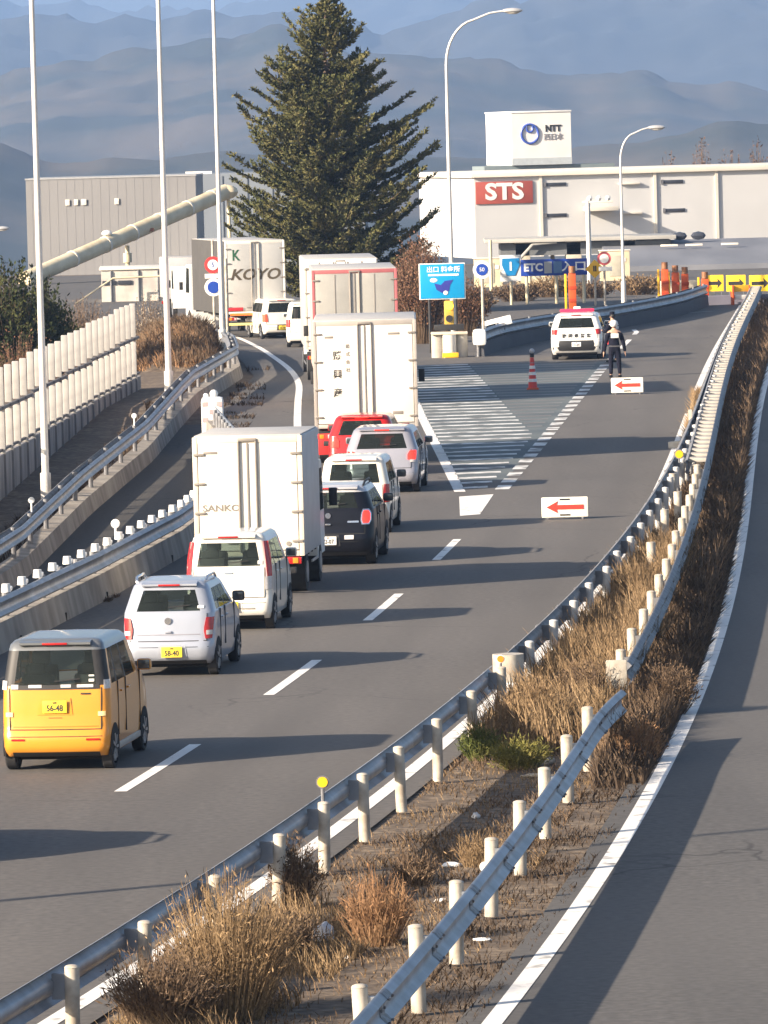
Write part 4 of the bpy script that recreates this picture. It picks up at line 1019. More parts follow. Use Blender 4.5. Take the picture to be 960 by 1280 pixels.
# NTT box
p0 = AT(643, 300, 470); bz0, bz1 = AT(680, 206, 470).z, AT(680, 140, 470).z
p0.z = 0
nt_ = local_building('rooftop_tower', 'white box tower with a blue ring emblem and NTT lettering above the warehouse roof', p0, PSI, 'sign tower')
bw_ = 4.36
MB().box((bw_ / 2, 4.1, (bz0 + bz1) / 2), (bw_, 8.2, bz1 - bz0)).build('panel_box', mat('tower_white', (.80, .79, .77), .6, scale=.5), nt_, smooth=False)
MB().box((bw_ / 2, 4.1, bz1 + .04), (bw_ + .12, 8.32, .12), bev=.02).build('top_trim', M_WHITE, nt_)
MB().box((bw_ / 2, 4.1, bz0 + .26), (bw_ + .04, 8.24, .5)).build('grey_band', mat('tower_band', (.48, .53, .56), .5), nt_, smooth=False)
MB().box((bw_ / 2 + .6, bw_ / 2, bz0 / 2), (bw_ * 2.2, bw_ * .9, bz0 - .02)).build('plinth', mat('plinth_grey', (.20, .25, .27), .8), nt_, smooth=False)
M_NTT = mat('emblem_blue', (.05, .10, .42), .4)
cz = (bz0 + bz1) / 2 + .35
ring = [(1.32 + .62 * math.cos(a), -.03, cz + .68 * math.sin(a)) for a in np.linspace(0, 2 * math.pi, 33)]
MB().tube(ring, .085, 8, cap=False).build('emblem_ring', M_NTT, nt_)
ring = [(1.32 + .24 * math.cos(a), -.03, cz + .42 + .30 * math.sin(a)) for a in np.linspace(-math.pi * 1.15, math.pi * .15, 20)]
MB().tube(ring, .075, 8).build('emblem_loop', M_NTT, nt_)
text_mesh('NTT', .62, M_INK, 'lettering', nt_, (3.05, -.02, cz + .34), depth=.02, ax=.95, bold=.03)
text_mesh('西日本', .50, mat('ink_faint', (.25, .25, .27), .6), 'lettering', nt_, (3.05, -.02, cz - .28), depth=.02, ax=.95, bold=.01)
# grey hall on the left
o0 = AT(35, 330, 460); o0.z = -2.0; tz = AT(35, 225, 460).z
ha = local_building('industrial_hall', 'grey windowless hall behind the slanting conveyor tube', o0, R(-1), 'building')
MB().box((5.95, 6, (tz + 2) / 2), (11.9, 12, tz + 2)).build('wall', M_GREYB, ha, smooth=False)
MB().box((5.95, 6, tz + 2.04), (12.0, 12.1, .10)).build('roof_trim', mat('hall_trim', (.36, .37, .38), .6), ha, smooth=False)
rb = MB()
for x in np.arange(.4, 11.8, .6): rb.box((x, -.004, (tz + 2) / 2), (.05, .012, tz + 1.9))
o = rb.build('cladding_ribs', M_GREYB, ha, smooth=False); o['kind'] = 'stuff'
for x, w_ in ((2.9, .3), (3.5, .28), (4.05, .35), (6.35, .3)): MB().box((x, -.08, tz + .35), (w_, .05, .42), bev=.05).build('wall_mark', M_WALLT, ha)
o1 = AT(248, 330, 500); o1.z = -2; tz1 = AT(270, 217, 500).z
h2 = local_building('industrial_hall', 'taller blue-grey hall with a lit roof edge behind the third lamp post', o1, R(-1), 'building')
MB().box((6, 6, (tz1 + 2) / 2), (13.5, 12, tz1 + 2)).build('wall', mat('hall_blue_grey', (.19, .22, .26), .7, scale=.3), h2, smooth=False)
MB().box((.2, .4, tz1 + 2.1), (2.0, .5, .2)).build('roof_unit', M_WHITE, h2, smooth=False)
gl_ = MB()
for k in range(6): gl_.box((2 + k * 1.9, -.03, tz1 / 2 + 1), (.08, .06, tz1 + 1.6))
gl_.build('wall_frame', mat('frame_dark', (.10, .12, .15), .6), h2, smooth=False)
# conveyor tube
ca, cb_ = AT(58, 338, 380), AT(282, 240, 395)
cv = empty('conveyor', (ca.x, ca.y, 0), 0, 'long slanting cream conveyor tube rising to the right in front of the grey hall', 'conveyor')
d_ = cb_ - ca
M_CREAM = mat('conveyor_cream', (.72, .64, .46), .55, scale=1.2, col2=(.56, .47, .31))
sub_to(cv, MB().tube([ca - d_ * .12, ca, ca + d_ * .5, cb_], .47, 20).build('tube', M_CREAM))
for t in (.14, .32, .47, .62, .78, .92):
    c = ca + d_ * t; sub_to(cv, MB().tube([c - d_ * .004, c + d_ * .004], .50, 20).build('flange', M_WALLT))
c = ca + d_ * .44; rp2 = MB().tube([c + Vector((0, 0, -.6)), (c.x, c.y, -1)], .13, 10); sub_to(cv, rp2.build('support', M_CREAM))
sub_to(cv, MB().tube([(c.x, c.y, c.z - 1.6), (c.x, c.y, c.z - 1.05)], .26, 12).build('support_joint', M_CREAM))
c = ca + d_ * .33; sub_to(cv, MB().ball(c + Vector((0, 0, .62)), .26, 10, (1.2, 1, .7)).build('vent_cap', M_WHITE))
c = ca + d_ * .62 + Vector((0, 0, -.2)); sub_to(cv, MB().tube([cb_ + Vector((.15, 0, -.4)), (cb_.x + .2, cb_.y, -1)], .11, 10).build('support', M_CREAM))
sub_to(cv, MB().ball(cb_ + Vector((.1, 0, 0)), .55, 12, (1.2, 1, .8)).build('head_cap', M_CREAM))
sub_to(cv, MB().box(ca + d_ * .55 + Vector((0, -.44, -.2)), (.9, .1, .2), rz=0).build('rust_patch', mat('rust', (.25, .10, .05), .9), smooth=False))
# low white building behind railing
o0 = AT(128, 400, 335); o0.z = -.5; tz = AT(128, 338, 335).z
lb = local_building('low_building', 'low whitewashed building under the conveyor left of the parked white truck', o0, R(2), 'building')
MB().box((2.0, 3, (tz + .5) / 2), (4.0, 6, tz + .5)).build('wall', mat('old_white_wall', (.68, .64, .57), .85, scale=1.0, col2=(.42, .39, .36)), lb, smooth=False)
MB().box((2.0, 3, tz + .55), (4.2, 6.2, .10), bev=.02).build('roof', M_WALLT, lb)
for x in (.5, 1.9, 2.9): MB().cyl((x, -.06, (tz + .5) / 2), .05, tz + .4, n=8).build('drain_pipe', M_GALV_D, lb)
MB().tube([(-1.3, -2, tz - 1.1), (.6, -1, tz + .1), (4.0, -1, tz + .18)], .05, 8).build('cable_pipe', M_CREAM, lb)
for x in (.4, 1.2): MB().box((x, -.04, tz - .15), (.7, .06, .22), bev=.02).build('window', M_WIN, lb)
# white low wall-building further left behind the bush
# toll gate canopy
o0 = AT(600, 400, 385); o0.z = 0; cz0 = AT(640, 305, 385).z
tg = local_building('toll_gate', 'flat toll gate canopy with an underside darkened for shade in front of the warehouse', o0, 0.0, 'toll gate')
MB().box((6.0, 3, cz0 + .18), (11.2, 7, .22), bev=.03).build('canopy_roof', mat('canopy_grey', (.40, .39, .36), .6, scale=1), tg)
MB().box((6.3, 3.1, cz0 - .35), (10.0, 6, .72)).build('canopy_underside', mat('canopy_shade', (.13, .14, .15), .8), tg, smooth=False)  # shade below the roof put in as a dark-coloured box
for x in (1.6, 4.4, 7.2, 10.2): MB().cyl((x, 2, (cz0 - .7) / 2), .12, cz0 - .7, n=10).build('column', M_CREAM, tg)
for x in (2.6, 5.6, 8.8): MB().box((x, 1.2, .9), (.9, 2.2, 1.8), bev=.05).build('booth', mat('booth_beige', (.55, .50, .40), .6), tg)
MB().tube([(2.2, -.3, .4), (2.4, -.3, cz0 - .9), (3.2, -.3, cz0 - .05), (4.6, -.3, cz0 + .05)], .10, 8).build('arched_pipe', mat('canopy_grey', (.3,.3,.3)), tg)
# big grey low-pitched roof / slope on the right
o0 = AT(778, 400, 372); o0.z = 0; rz1 = AT(880, 300, 385).z; 
sh = local_building('sloping_shed', 'wide blue-grey sloping roof below the warehouse on the right', o0, 0, 'building')
e0 = AT(780, 372, 372).z
MB().prism([(0, -1), (0, max(e0, .3)), (16, rz1), (16.5, rz1), (16.5, -1)], -.6, 22, 'X').build('roof', mat('slate_roof', (.19, .20, .225), .8, scale=.35, col2=(.13, .14, .165), stretch=(1, .3, 1)), sh, smooth=False)
for x, z in ((3.9, .12), (5.0, .05)): MB().ball((x + .1, 14, rz1 + .25), .32, 8, (1.4, .8, .8)).build('roof_unit', M_WIN, sh)
for x in (2.0, 2.9, 4.2): MB().box((x * 1.6, 10, rz1 * .72 + .2), (1.0, .3, .12), bev=.03).build('roof_mark', M_WALLT, sh)
cw = MB().box((-.2 + 1.2, -58, .42), (2.6, .3, .84), bev=.03).build('cream_wall', mat('cream_wall', (.62, .55, .42), .8, scale=1.5, col2=(.45, .39, .30)), sh)

# ------------------------------------------------------------------ signs and plaza furniture
M_BLUE = mat('sign_blue', (.01, .22, .52), .4, var=.1); M_BLUED = mat('sign_blue_dark', (.015, .06, .36), .4, var=.1)
M_ORG = mat('delineator_orange', (.62, .10, .02), .5, var=.2); M_SY = mat('sign_yellow', (.85, .48, .02), .45, var=.08)
def post_sign(name, label, cat, base, parts, legs, group=None):
    o = empty(name, base, 0, label, cat, group)
    for x, h, r_, m_ in legs: MB().cyl((x, 0, h / 2), r_, h, n=10).build('post', m_, o)
    for nm, bb, m_ in parts: bb.build(nm, m_, o)
    return o
s_ = 33.2; b0 = G(555, 441)
def zz(py, b=b0, px=555): return AT(px, py, b.y).z
w2 = 26 / s_
o = post_sign('info_sign', 'cyan blue information board on two dark legs above the flashing amber lamp', 'sign', b0, [
    ('board', MB().box((0, -.05, (zz(330) + zz(373)) / 2), (1.66, .05, zz(330) - zz(373)), bev=.03), mat('sign_cyan', (.005, .30, .62), .4, var=.08)),
    ('border', MB().box((0, -.03, (zz(330) + zz(373)) / 2), (1.74, .04, zz(330) - zz(373) + .07), bev=.03), M_WHITE)],
    [(-.5, zz(373), .05, M_BLACK), (.5, zz(373), .05, M_BLACK)])
text_mesh('出口 料金所', .24, M_WHITE, 'lettering', o, (.05, -.08, zz(337)), depth=.004, ax=1.0, bold=.004)
MB().box((.05, -.08, zz(343.5)), (1.15, .01, .07)).build('white_bar', M_WHITE, o, smooth=False)
ob = MB(); ob.prism([(-.22, zz(362)), (-.02, zz(366)), (.25, zz(364)), (.30, zz(356)), (.42, zz(350)), (.10, zz(351)), (-.05, zz(356)), (-.30, zz(354))], -.085, -.075, 'Y'); ob.build('direction_shape', mat('sign_indigo', (.03, .04, .30), .5), o, smooth=False)
MB().ball((-.32, -.08, zz(350)), .12, 10, (1.2, .1, .7)).build('white_spot', M_WHITE, o); MB().ball((.12, -.09, zz(366)), .09, 10, (1, .1, .9)).build('white_spot', M_WHITE, o)
# amber flasher with drum group
b1 = G(562, 446)
fl = empty('flashing_lamp', b1 + Vector((.02, -.3, 0)), 0, 'lit amber warning lamp on a short post behind the pale drums', 'warning lamp')
MB().cyl((0, 0, .9), .05, 1.8, n=10).build('post', M_GALV_D, fl)
hz0 = AT(562, 382, b1.y).z
MB().box((0, .02, hz0 - .28), (.36, .16, .95), bev=.06).build('housing', mat('flasher_housing', (.55, .36, .06), .5), fl)
MB().cyl((0, -.08, hz0), .155, .06, 'Y', 20).build('lit_lens', mat('amber_lit', (1.0, .52, .02), .2, emit=3.5), fl)
MB().cyl((0, -.08, hz0 - .47), .13, .06, 'Y', 20).build('dark_lens', M_BLACK, fl)
dr = empty('crash_drums', b1, 0, 'row of three pale impact drums with a yellow foot plate below the amber lamp', 'crash barrels')
for i, x in enumerate((-.42, .0, .42)):
    d_o = MB().cyl((x, -.9 + (.0 if i == 1 else .25), .42), .25, .84, n=20).build('drum', M_CONC2 if i != 1 else mat('drum_white', (.74, .72, .66), .5), dr)
MB().box((0, -.75, .90), (1.35, .55, .10), bev=.03).build('top_plate', mat('plate_beige', (.66, .58, .46), .5), dr)
MB().box((0, -.35, 1.10), (1.1, .25, .22), bev=.03).build('dark_cap', M_BLACK, dr)
MB().box((.02, -1.18, .10), (.60, .06, .18), bev=.02).build('foot_plate', M_SY, dr)
# second small round sign
b2 = G(605, 443); zt = AT(603, 337, b2.y).z
o = post_sign('round_sign', 'white-rimmed blue round sign on a white post right of the cyan board', 'sign', b2, [
    ('disc', MB().cyl((0, -.06, zt), .34, .03, 'Y', 28), M_WHITE), ('face', MB().cyl((0, -.08, zt), .22, .03, 'Y', 24), M_BLUED)], [(0, zt, .055, M_POST)])
text_mesh('50', .2, M_WHITE, 'lettering', o, (0, -.1, zt), depth=.003)
# guardrail curving round the far side of the hatched area
far = smooth_pts([(3.75, 241.5), (4.6, 249), (6.0, 256), (8.2, 264.5), (10.8, 275), (13.2, 287), (15.0, 300)], 8)
root = empty('guardrail', (3.75, 241.5, 0), 0, 'far guardrail with a rounded white end curving behind the police car toward the toll plaza', 'guardrail')
pf = [Vector((x, y, 0)) for x, y in far]
sub_to(root, beam(pf, 1, .75, 1.25).build('rail_beam', M_GALV, ang=50)); sub_to(root, beam([p_ + Vector((-.25, .1, 0)) for p_ in pf], -1, .75, 1.25).build('rail_beam', M_GALV_D, ang=50))
rows = [[(x + .1, y, 0), (x + .06, y, .50), (x - .2, y, .50), (x - .25, y, 0)] for x, y in far]
vs = [v for r_ in rows for v in r_]
sub_to(root, MB().add(vs, [(i * 4 + k, i * 4 + k + 1, i * 4 + k + 5, i * 4 + k + 4) for i in range(len(rows) - 1) for k in range(3)] + [(0, 1, 2, 3)]).build('footing_shade', mat('painted_rail_shade', (.09, .095, .11), .9, scale=1)))  # footing coloured dark to stand for the shadow below the rail
for i in range(0, len(far), 4):
    x, y = far[i]; sub_to(root, MB().cyl((x - .12, y, .5), .06, 1.0, n=10).build('post', M_GALV_D))
sub_to(root, MB().box((3.68, 241.2, .72), (.50, .5, .62), bev=.15).build('end_cap', M_WHITE))
bd = AT(630, 402, 250); o = empty('white_board', (bd.x, bd.y, 0), -.1, 'long white board lying along the near end of the far guardrail', 'board')
MB().box((0, 0, bd.z), (1.05, .08, .34), bev=.02, m=Matrix.Rotation(R(-13), 4, 'Y')).build('panel', M_WHITE, o); MB().cyl((0, .1, bd.z / 2), .04, bd.z, n=8).build('post', M_GALV_D, o)
# route shield and blue direction board
Yg = 310; g0 = AT(640, 400, Yg); g0.z = 0
o = empty('route_sign', g0, 0, 'blue route shield numbered 1 on a white plate left of the long blue board', 'sign')
zc_ = AT(636, 334, Yg).z
MB().box((0, 0, zc_ - .05), (1.0, .05, 1.25), bev=.03).build('plate', M_WHITE, o)
MB().prism([(-.40, zc_ + .42), (.40, zc_ + .42), (.42, zc_ + .1), (.2, zc_ - .40), (-.2, zc_ - .40), (-.42, zc_ + .1)], -.06, -.035, 'Y').build('shield', M_BLUE, o)
text_mesh('1', .55, M_WHITE, 'lettering', o, (0, -.07, zc_ + .02), depth=.004, bold=.02)
MB().cyl((0, .06, zc_ / 2), .07, zc_, n=10).build('post', M_CREAM, o)
g1 = AT(694, 400, Yg); g1.z = 0; zc_ = AT(694, 334, Yg).z
o = empty('direction_board', g1, 0, 'long blue direction board with white lettering behind the orange delineator', 'sign')
MB().box((0, 0, zc_), (3.15, .06, .78), bev=.10).build('board', M_BLUED, o)
text_mesh('ETC', .50, M_WHITE, 'lettering', o, (-.98, -.04, zc_), depth=.004, bold=.02)
MB().box((-.28, -.04, zc_), (.36, .02, .55)).build('grey_square', mat('sign_grey_square', (.45, .45, .45), .6), o, smooth=False)
MB().box((.18, -.04, zc_), (.40, .02, .55)).build('slate_square', mat('sign_slate_square', (.10, .20, .38), .6), o, smooth=False)
text_mesh('入口', .50, M_WHITE, 'lettering', o, (.95, -.04, zc_), depth=.004, ax=1.2, bold=.012)
for x in (-1.3, .1, 1.4): MB().cyl((x, .08, zc_ / 2), .08, zc_, n=10).build('post', M_CREAM, o)
# yellow diamond sign with no-entry disc
y0_ = AT(745, 400, 305); y0_.z = 0; zc_ = AT(745, 336, 305).z
o = empty('warning_sign', y0_, 0, 'yellow diamond warning sign right of the blue direction board', 'sign')
MB().box((0, 0, 0), (.62, .04, .62), bev=.03).build('diamond', M_SY, o).matrix_local = Matrix.Translation((0, 0, zc_)) @ Matrix.Rotation(R(45), 4, 'Y')
text_mesh('II', .34, M_INK, 'symbol', o, (0, -.03, zc_), depth=.003, bold=.015); MB().cyl((.0, .05, zc_ / 2), .05, zc_, n=10).build('post', M_POST, o)
y1_ = AT(757, 400, 303); y1_.z = 0; zc_ = AT(757, 323, 303).z
o = empty('round_sign', y1_, 0, 'pink-red round sign over a small white plate beside the yellow diamond', 'sign')
MB().cyl((0, -.02, zc_), .32, .03, 'Y', 24).build('rim', mat('sign_pink_red', (.62, .12, .14), .5), o); MB().cyl((0, -.045, zc_), .21, .03, 'Y', 24).build('face', M_WHITE, o)
MB().box((.05, -.03, zc_ - .48), (.62, .04, .22), bev=.02).build('plate', M_WHITE, o); MB().cyl((0, .04, zc_ / 2), .055, zc_, n=10).build('post', M_POST, o)
# slim white pole with junk: plaza pipes and poles in the background
random.seed(21)
for i, (px, py0, py1, rr2, lab) in enumerate([(738, 250, 385, .12, 'pale pole in front of the warehouse carrying a small lamp rack'), (663, 330, 392, .10, 'cream pole below the middle of the blue direction board'), (615, 300, 400, .09, 'thin cream pole left of the route shield'), (680, 345, 392, .09, 'leaning cream strut under the blue direction board')]):
    b_ = AT(px, 392, 325 + i * 6); b_.z = 0; zt = AT(px, py0, b_.y).z
    o = empty('utility_pole', b_, 0, lab, 'pole'); MB().tube([(0, 0, 0), (.0 if i != 3 else -.5, 0, zt)], rr2, 10).build('shaft', M_CREAM if i else M_POLE, o)
    if i == 0:
        MB().box((.5, 0, zt - .1), (1.5, .2, .10), bev=.02).build('lamp_rack', M_WALLT, o)
        for k in range(3): MB().ball((.1 + k * .45, -.05, zt + .08), .14, 8).build('lamp', M_WHITE, o)
# orange lane delineators
dp = None
def tall_delin(px, Y, ytop, label):
    b_ = AT(px, 385, Y); b_.z = 0; zt = AT(px, ytop, Y).z
    o = empty('toll_lane_marker', b_, 0, label, 'marker', 'tall orange lane markers at the toll plaza')
    MB().box((0, 0, zt / 2 - .15), (.34, .20, zt - .3), bev=.04).build('body', M_ORG, o)
    MB().cyl((0, 0, zt - .14), .15, .30, n=12).build('cap', mat('cap_brown', (.28, .12, .05), .5), o)
    for k in range(2): MB().box((.02 * k, -.115, zt * (.25 + .28 * k)), (.34, .02, .16), bev=.01).build('stripe', mat('stripe_dark_orange', (.45, .05, .01), .5), o)
    MB().box((-.30, .02, zt * .42), (.10, .12, zt * .84), bev=.02).build('side_strip', M_SY, o)
tall_delin(716, 296, 333, 'orange lane marker standing alone right behind the police car')
tall_delin(832, 304, 328, 'leftmost orange lane marker of the close trio at the toll plaza')
tall_delin(845, 305, 332, 'middle and brightest orange lane marker of the close trio at the toll plaza')
tall_delin(857, 306, 334, 'rightmost and darkest orange lane marker of the close trio at the toll plaza')
tall_delin(882, 304, 340, 'short orange lane marker just left of the first yellow arrow board')
def arrow_board(px, py, Y, w, h, right, label, face, arrow, base=None, legs=True, tilt=0.0, z=None, slots=False, group=None):
    c = AT(px, py, Y); o = empty('arrow_board', (c.x, c.y, 0), 0, label, 'arrow board', group)
    M = Matrix.Translation((0, 0, c.z)) @ Matrix.Rotation(tilt, 4, 'X')
    MB().box((0, 0, 0), (w, .06, h), bev=.03, m=M).build('board', face, o)
    sg = 1 if right else -1; a = w * .40; t = h * .11; hh = h * .30
    pl = [(-a * sg, -t), (a * .45 * sg, -t), (a * .38 * sg, -hh), (a * sg, 0), (a * .38 * sg, hh), (a * .45 * sg, t), (-a * sg, t)]
    q_ = MB().prism(pl, -.045, -.034, 'Y'); q_.v = [tuple(M @ Vector(v)) for v in q_.v]; q_.build('arrow', arrow, o, smooth=False)
    if slots:
        for dz in (-.38, .38): MB().box((0, -.036, dz * h), (w * .22, .012, h * .07), m=M).build('hand_slot', M_BLACK, o, smooth=False)
    if legs:
        for sx in (-1, 1): MB().bar((sx * w * .35, .03, c.z - h * .3), (sx * w * .38, .38, .0), .05).build('leg', M_GALV_D, o); MB().bar((sx * w * .35, .0, c.z - h * .3), (sx * w * .38, -.05, .0), .05).build('leg', M_GALV_D, o)
    return o
M_ARR = mat('arrow_red', (.62, .05, .03), .45, var=.15); M_BRDW = mat('board_cream_white', (.85, .82, .72), .45, var=.05)
s1 = G(706, 649); arrow_board(706, 634, s1.y, 1.0, .44, False, 'near white board with a red left arrow standing on the lane', M_BRDW, M_ARR, slots=True, tilt=R(-8), group='red arrow boards on the lane')
s1 = G(784, 493); arrow_board(784, 481.5, s1.y, 1.0, .48, False, 'far white board with a red left arrow standing at the officer\'s feet', M_BRDW, M_ARR, slots=True, tilt=R(-8), group='red arrow boards on the lane')
M_LITY = mat('arrow_board_yellow_glow', (.95, .62, .03), .4, emit=.15)  # slight glow added on top of the yellow board colour
for px, w_, lab in ((893, .85, 'yellow board with a black right arrow, left one of the three at the plaza'), (920, .9, 'yellow board with a black right arrow, middle one of the three at the plaza'), (950, 1.0, 'yellow arrow board at the right picture edge half hidden by the guardrail')):
    arrow_board(px, 354, 304, w_, .76, True, lab, M_LITY, M_INK)
# small clutter near the end of the road
cl = AT(926, 374, 300); o = empty('roadwork_barrier', (cl.x, cl.y, 0), .3, 'orange and white roadwork barrier at the far end of the right lane line', 'barrier')
MB().box((0, 0, .75), (.9, .1, .3), bev=.02).build('rail', M_SY, o); MB().box((.1, 0, .35), (.8, .1, .2), bev=.02).build('rail', M_WHITE, o)
for sx in (-.4, .4): MB().box((sx, 0, .45), (.08, .3, .9), bev=.02).build('leg', M_ORG, o)
# low wall / kerb closing the plaza
pw = smooth_pts([(13.9, 300.5), (15.5, 301), (18.5, 301.5), (22, 302)])
rows = [[(x, y, 0), (x, y + .02, .40), (x, y + .3, .42), (x, y + .35, 0)] for x, y in pw]; vs = [v for r_ in rows for v in r_]
o = MB().add(vs, [(i * 4 + k, i * 4 + k + 1, i * 4 + k + 5, i * 4 + k + 4) for i in range(len(rows) - 1) for k in range(3)] + [(0, 1, 2, 3)]).build('plaza_wall', mat('violet_grey_wall', (.22, .21, .26), .8, scale=1), None)
tag(o, 'low blue-grey wall across the end of the road below the yellow arrow boards', 'wall')
# traffic cone
cp = G(666, 487); o = empty('traffic_cone', cp, 0, 'tall red cone with white bands and a stacked grey top on the hatched area', 'traffic cone')
MB().box((0, 0, .03), (.38, .38, .06), bev=.02).build('base', M_ORG, o)
rc_ = mat('cone_red', (.70, .06, .05), .5)
MB().cyl((0, 0, .45), .15, .80, n=20, r2=.07).build('cone', rc_, o)
for z, r_ in ((.30, .132), (.52, .110), (.72, .09)): MB().cyl((0, 0, z), r_ + .012, .10, n=20, r2=r_).build('white_band', M_WHITE, o)
MB().cyl((0, 0, .95), .075, .16, n=14, r2=.06).build('red_top', rc_, o); MB().cyl((0, 0, 1.10), .07, .12, n=14).build('dark_collar', M_BLACK, o); MB().ball((0, 0, 1.24), .085, 10).build('lamp', mat('cone_lamp', (.5, .5, .52), .3), o)
# signs in front of the curtain-sided truck (one post)
sp = AT(268, 400, 262); o = empty('road_sign', (sp.x, 262, -.0), 0, 'two round signs, red-ringed above blue, mounted left of the third lamp post', 'sign')
z_ = AT(268, 331, 262).z; MB().cyl((0, -.05, z_), .34, .03, 'Y', 26).build('red_ring', mat('ring_red', (.55, .05, .05), .4), o); MB().cyl((0, -.075, z_), .21, .03, 'Y', 24).build('white_face', M_WHITE, o)
text_mesh('5', .26, M_BLUED, 'lettering', o, (0, -.10, z_), depth=.003)
z_ = AT(268, 345, 262).z; MB().box((0, -.05, z_), (.66, .03, .18), bev=.01).build('plate', M_WHITE, o)
z_ = AT(268, 359, 262).z; MB().cyl((0, -.05, z_), .36, .03, 'Y', 26).build('white_rim', M_WHITE, o); MB().cyl((0, -.075, z_), .24, .03, 'Y', 24).build('blue_face', M_BLUED, o); MB().cyl((0, 0, 2.1), .05, 4.2, n=10).build('post', M_POST, o)
# second thin pole next to the third lamp post
sp = AT(286, 470, 246); o = empty('thin_post', (sp.x, 246, -.03), 0, 'thin cream post beside the third lamp post at the end of the left guardrail', 'post'); MB().cyl((0, 0, 1.9), .055, 3.8, n=10).build('shaft', M_POST, o)
# cream railing on the mound
r0, r1 = AT(212, 403, 262), AT(268, 403, 258)
o = empty('railing', (r0.x, r0.y, 0), 0, 'cream railing with closely spaced balusters on top of the dry mound', 'railing')
zt, zb_ = AT(240, 402, 260).z, AT(240, 432, 260).z
for k in range(9):
    t = k / 8; MB().box((0, 0, 0), (.11, .08, zt - zb_), bev=.02).build('baluster', M_POST, o).location = (r0.lerp(r1, t).x - r0.x, (r1.y - r0.y) * t, (zt + zb_) / 2)
MB().bar((-.05, 0, zt), (r1.x - r0.x, r1.y - r0.y, zt), .16).build('top_rail', M_POST, o); MB().bar((-.05, 0, zb_ + .1), (r1.x - r0.x, r1.y - r0.y, zb_ + .1), .12).build('bottom_rail', M_POST, o)
# ------------------------------------------------------------------ vegetation
def leafmat(name, c1, c2, scale=1.2, rough=.85, transl=.25):
    m = bpy.data.materials.new(name); m.use_nodes = True; nt = m.node_tree; p = nt.nodes['Principled BSDF']
    tc = nt.nodes.new('ShaderNodeTexCoord'); n_ = noise_node(nt, tc.outputs['Object'], scale, 4); n2 = noise_node(nt, tc.outputs['Object'], scale * 14, 2)
    c = mixc(nt, ramp(nt, n_.outputs['Fac'], .38, .62), c1, c2)
    c = mixc(nt, ramp(nt, n2.outputs['Fac'], .35, .75), tuple(v * .55 for v in c1), c)
    nt.links.new(c, p.inputs['Base Color']); p.inputs['Roughness'].default_value = rough; p.inputs['Specular IOR Level'].default_value = .2
    return m
RNG = np.random.default_rng(5)
def raw(name, V, F, m, parent=None):
    me = bpy.data.meshes.new(name); me.from_pydata([tuple(v) for v in V], [], F); me.materials.append(m)
    o = bpy.data.objects.new(name, me); COL.objects.link(o); o.parent = parent; return o
def raw_np(name, V, k, m, parent=None):
    """V: (n*k, 3) faces of k corners each"""
    V = np.asarray(V, dtype=np.float32).reshape(-1, 3); n_ = len(V) // k
    me = bpy.data.meshes.new(name); me.vertices.add(len(V)); me.vertices.foreach_set('co', V.ravel())
    me.loops.add(n_ * k); me.loops.foreach_set('vertex_index', np.arange(n_ * k, dtype=np.int32))
    me.polygons.add(n_); me.polygons.foreach_set('loop_start', np.arange(0, n_ * k, k, dtype=np.int32))
    me.update(calc_edges=True); me.validate(); me.materials.append(m)
    o = bpy.data.objects.new(name, me); COL.objects.link(o); o.parent = parent; return o
def leaves_np(P, D, Ln, Wd, flat=.3):
    """diamond leaves at P along D"""
    n_ = len(P); D = D / np.linalg.norm(D, axis=1, keepdims=True)
    U = RNG.normal(size=(n_, 3)); U[:, 2] *= flat; S_ = np.cross(D, np.cross(D, U) + 1e-6); S_ = np.cross(D, U); S_ /= (np.linalg.norm(S_, axis=1, keepdims=True) + 1e-9)
    Ln = Ln[:, None]; Wd = Wd[:, None]
    a = P; b = P + D * Ln * .45 + S_ * Wd; c = P + D * Ln; d = P + D * Ln * .45 - S_ * Wd
    return np.stack([a, b, c, d], axis=1).reshape(-1, 3)
# --- the big conifer
TZ = 300.0; tb = AT(420, 380, TZ); S27 = FPX / TZ
con = empty('conifer_tree', (tb.x, TZ, 0), 0, 'big dark conifer with layered upswept branches behind the trucks', 'tree')
HT = AT(410, -2, TZ).z
pxw = lambda z: float(np.interp(160 - (z - 8.5) * S27, [-5, 12, 30, 60, 100, 130, 160, 200, 250, 300, 345, 375], [2, 16, 28, 50, 74, 96, 122, 118, 132, 136, 130, 60])) / S27
top_x = AT(405, 0, TZ).x - tb.x
tp = [(top_x * (i / 12) ** 1.2 + .06 * math.sin(i * 1.7), .05 * math.cos(i * 2.1), HT * .985 * i / 12) for i in range(13)]
MB().tube(tp, .3, 10, [.30 * (1 - i / 12.3) + .02 for i in range(13)]).build('trunk', mat('conifer_bark', (.16, .11, .08), .95, scale=4, col2=(.07, .05, .04), bump=.6), con)
limb = MB(); LP = []; LD = []; LL = []; LW = []
random.seed(17)
z = .7
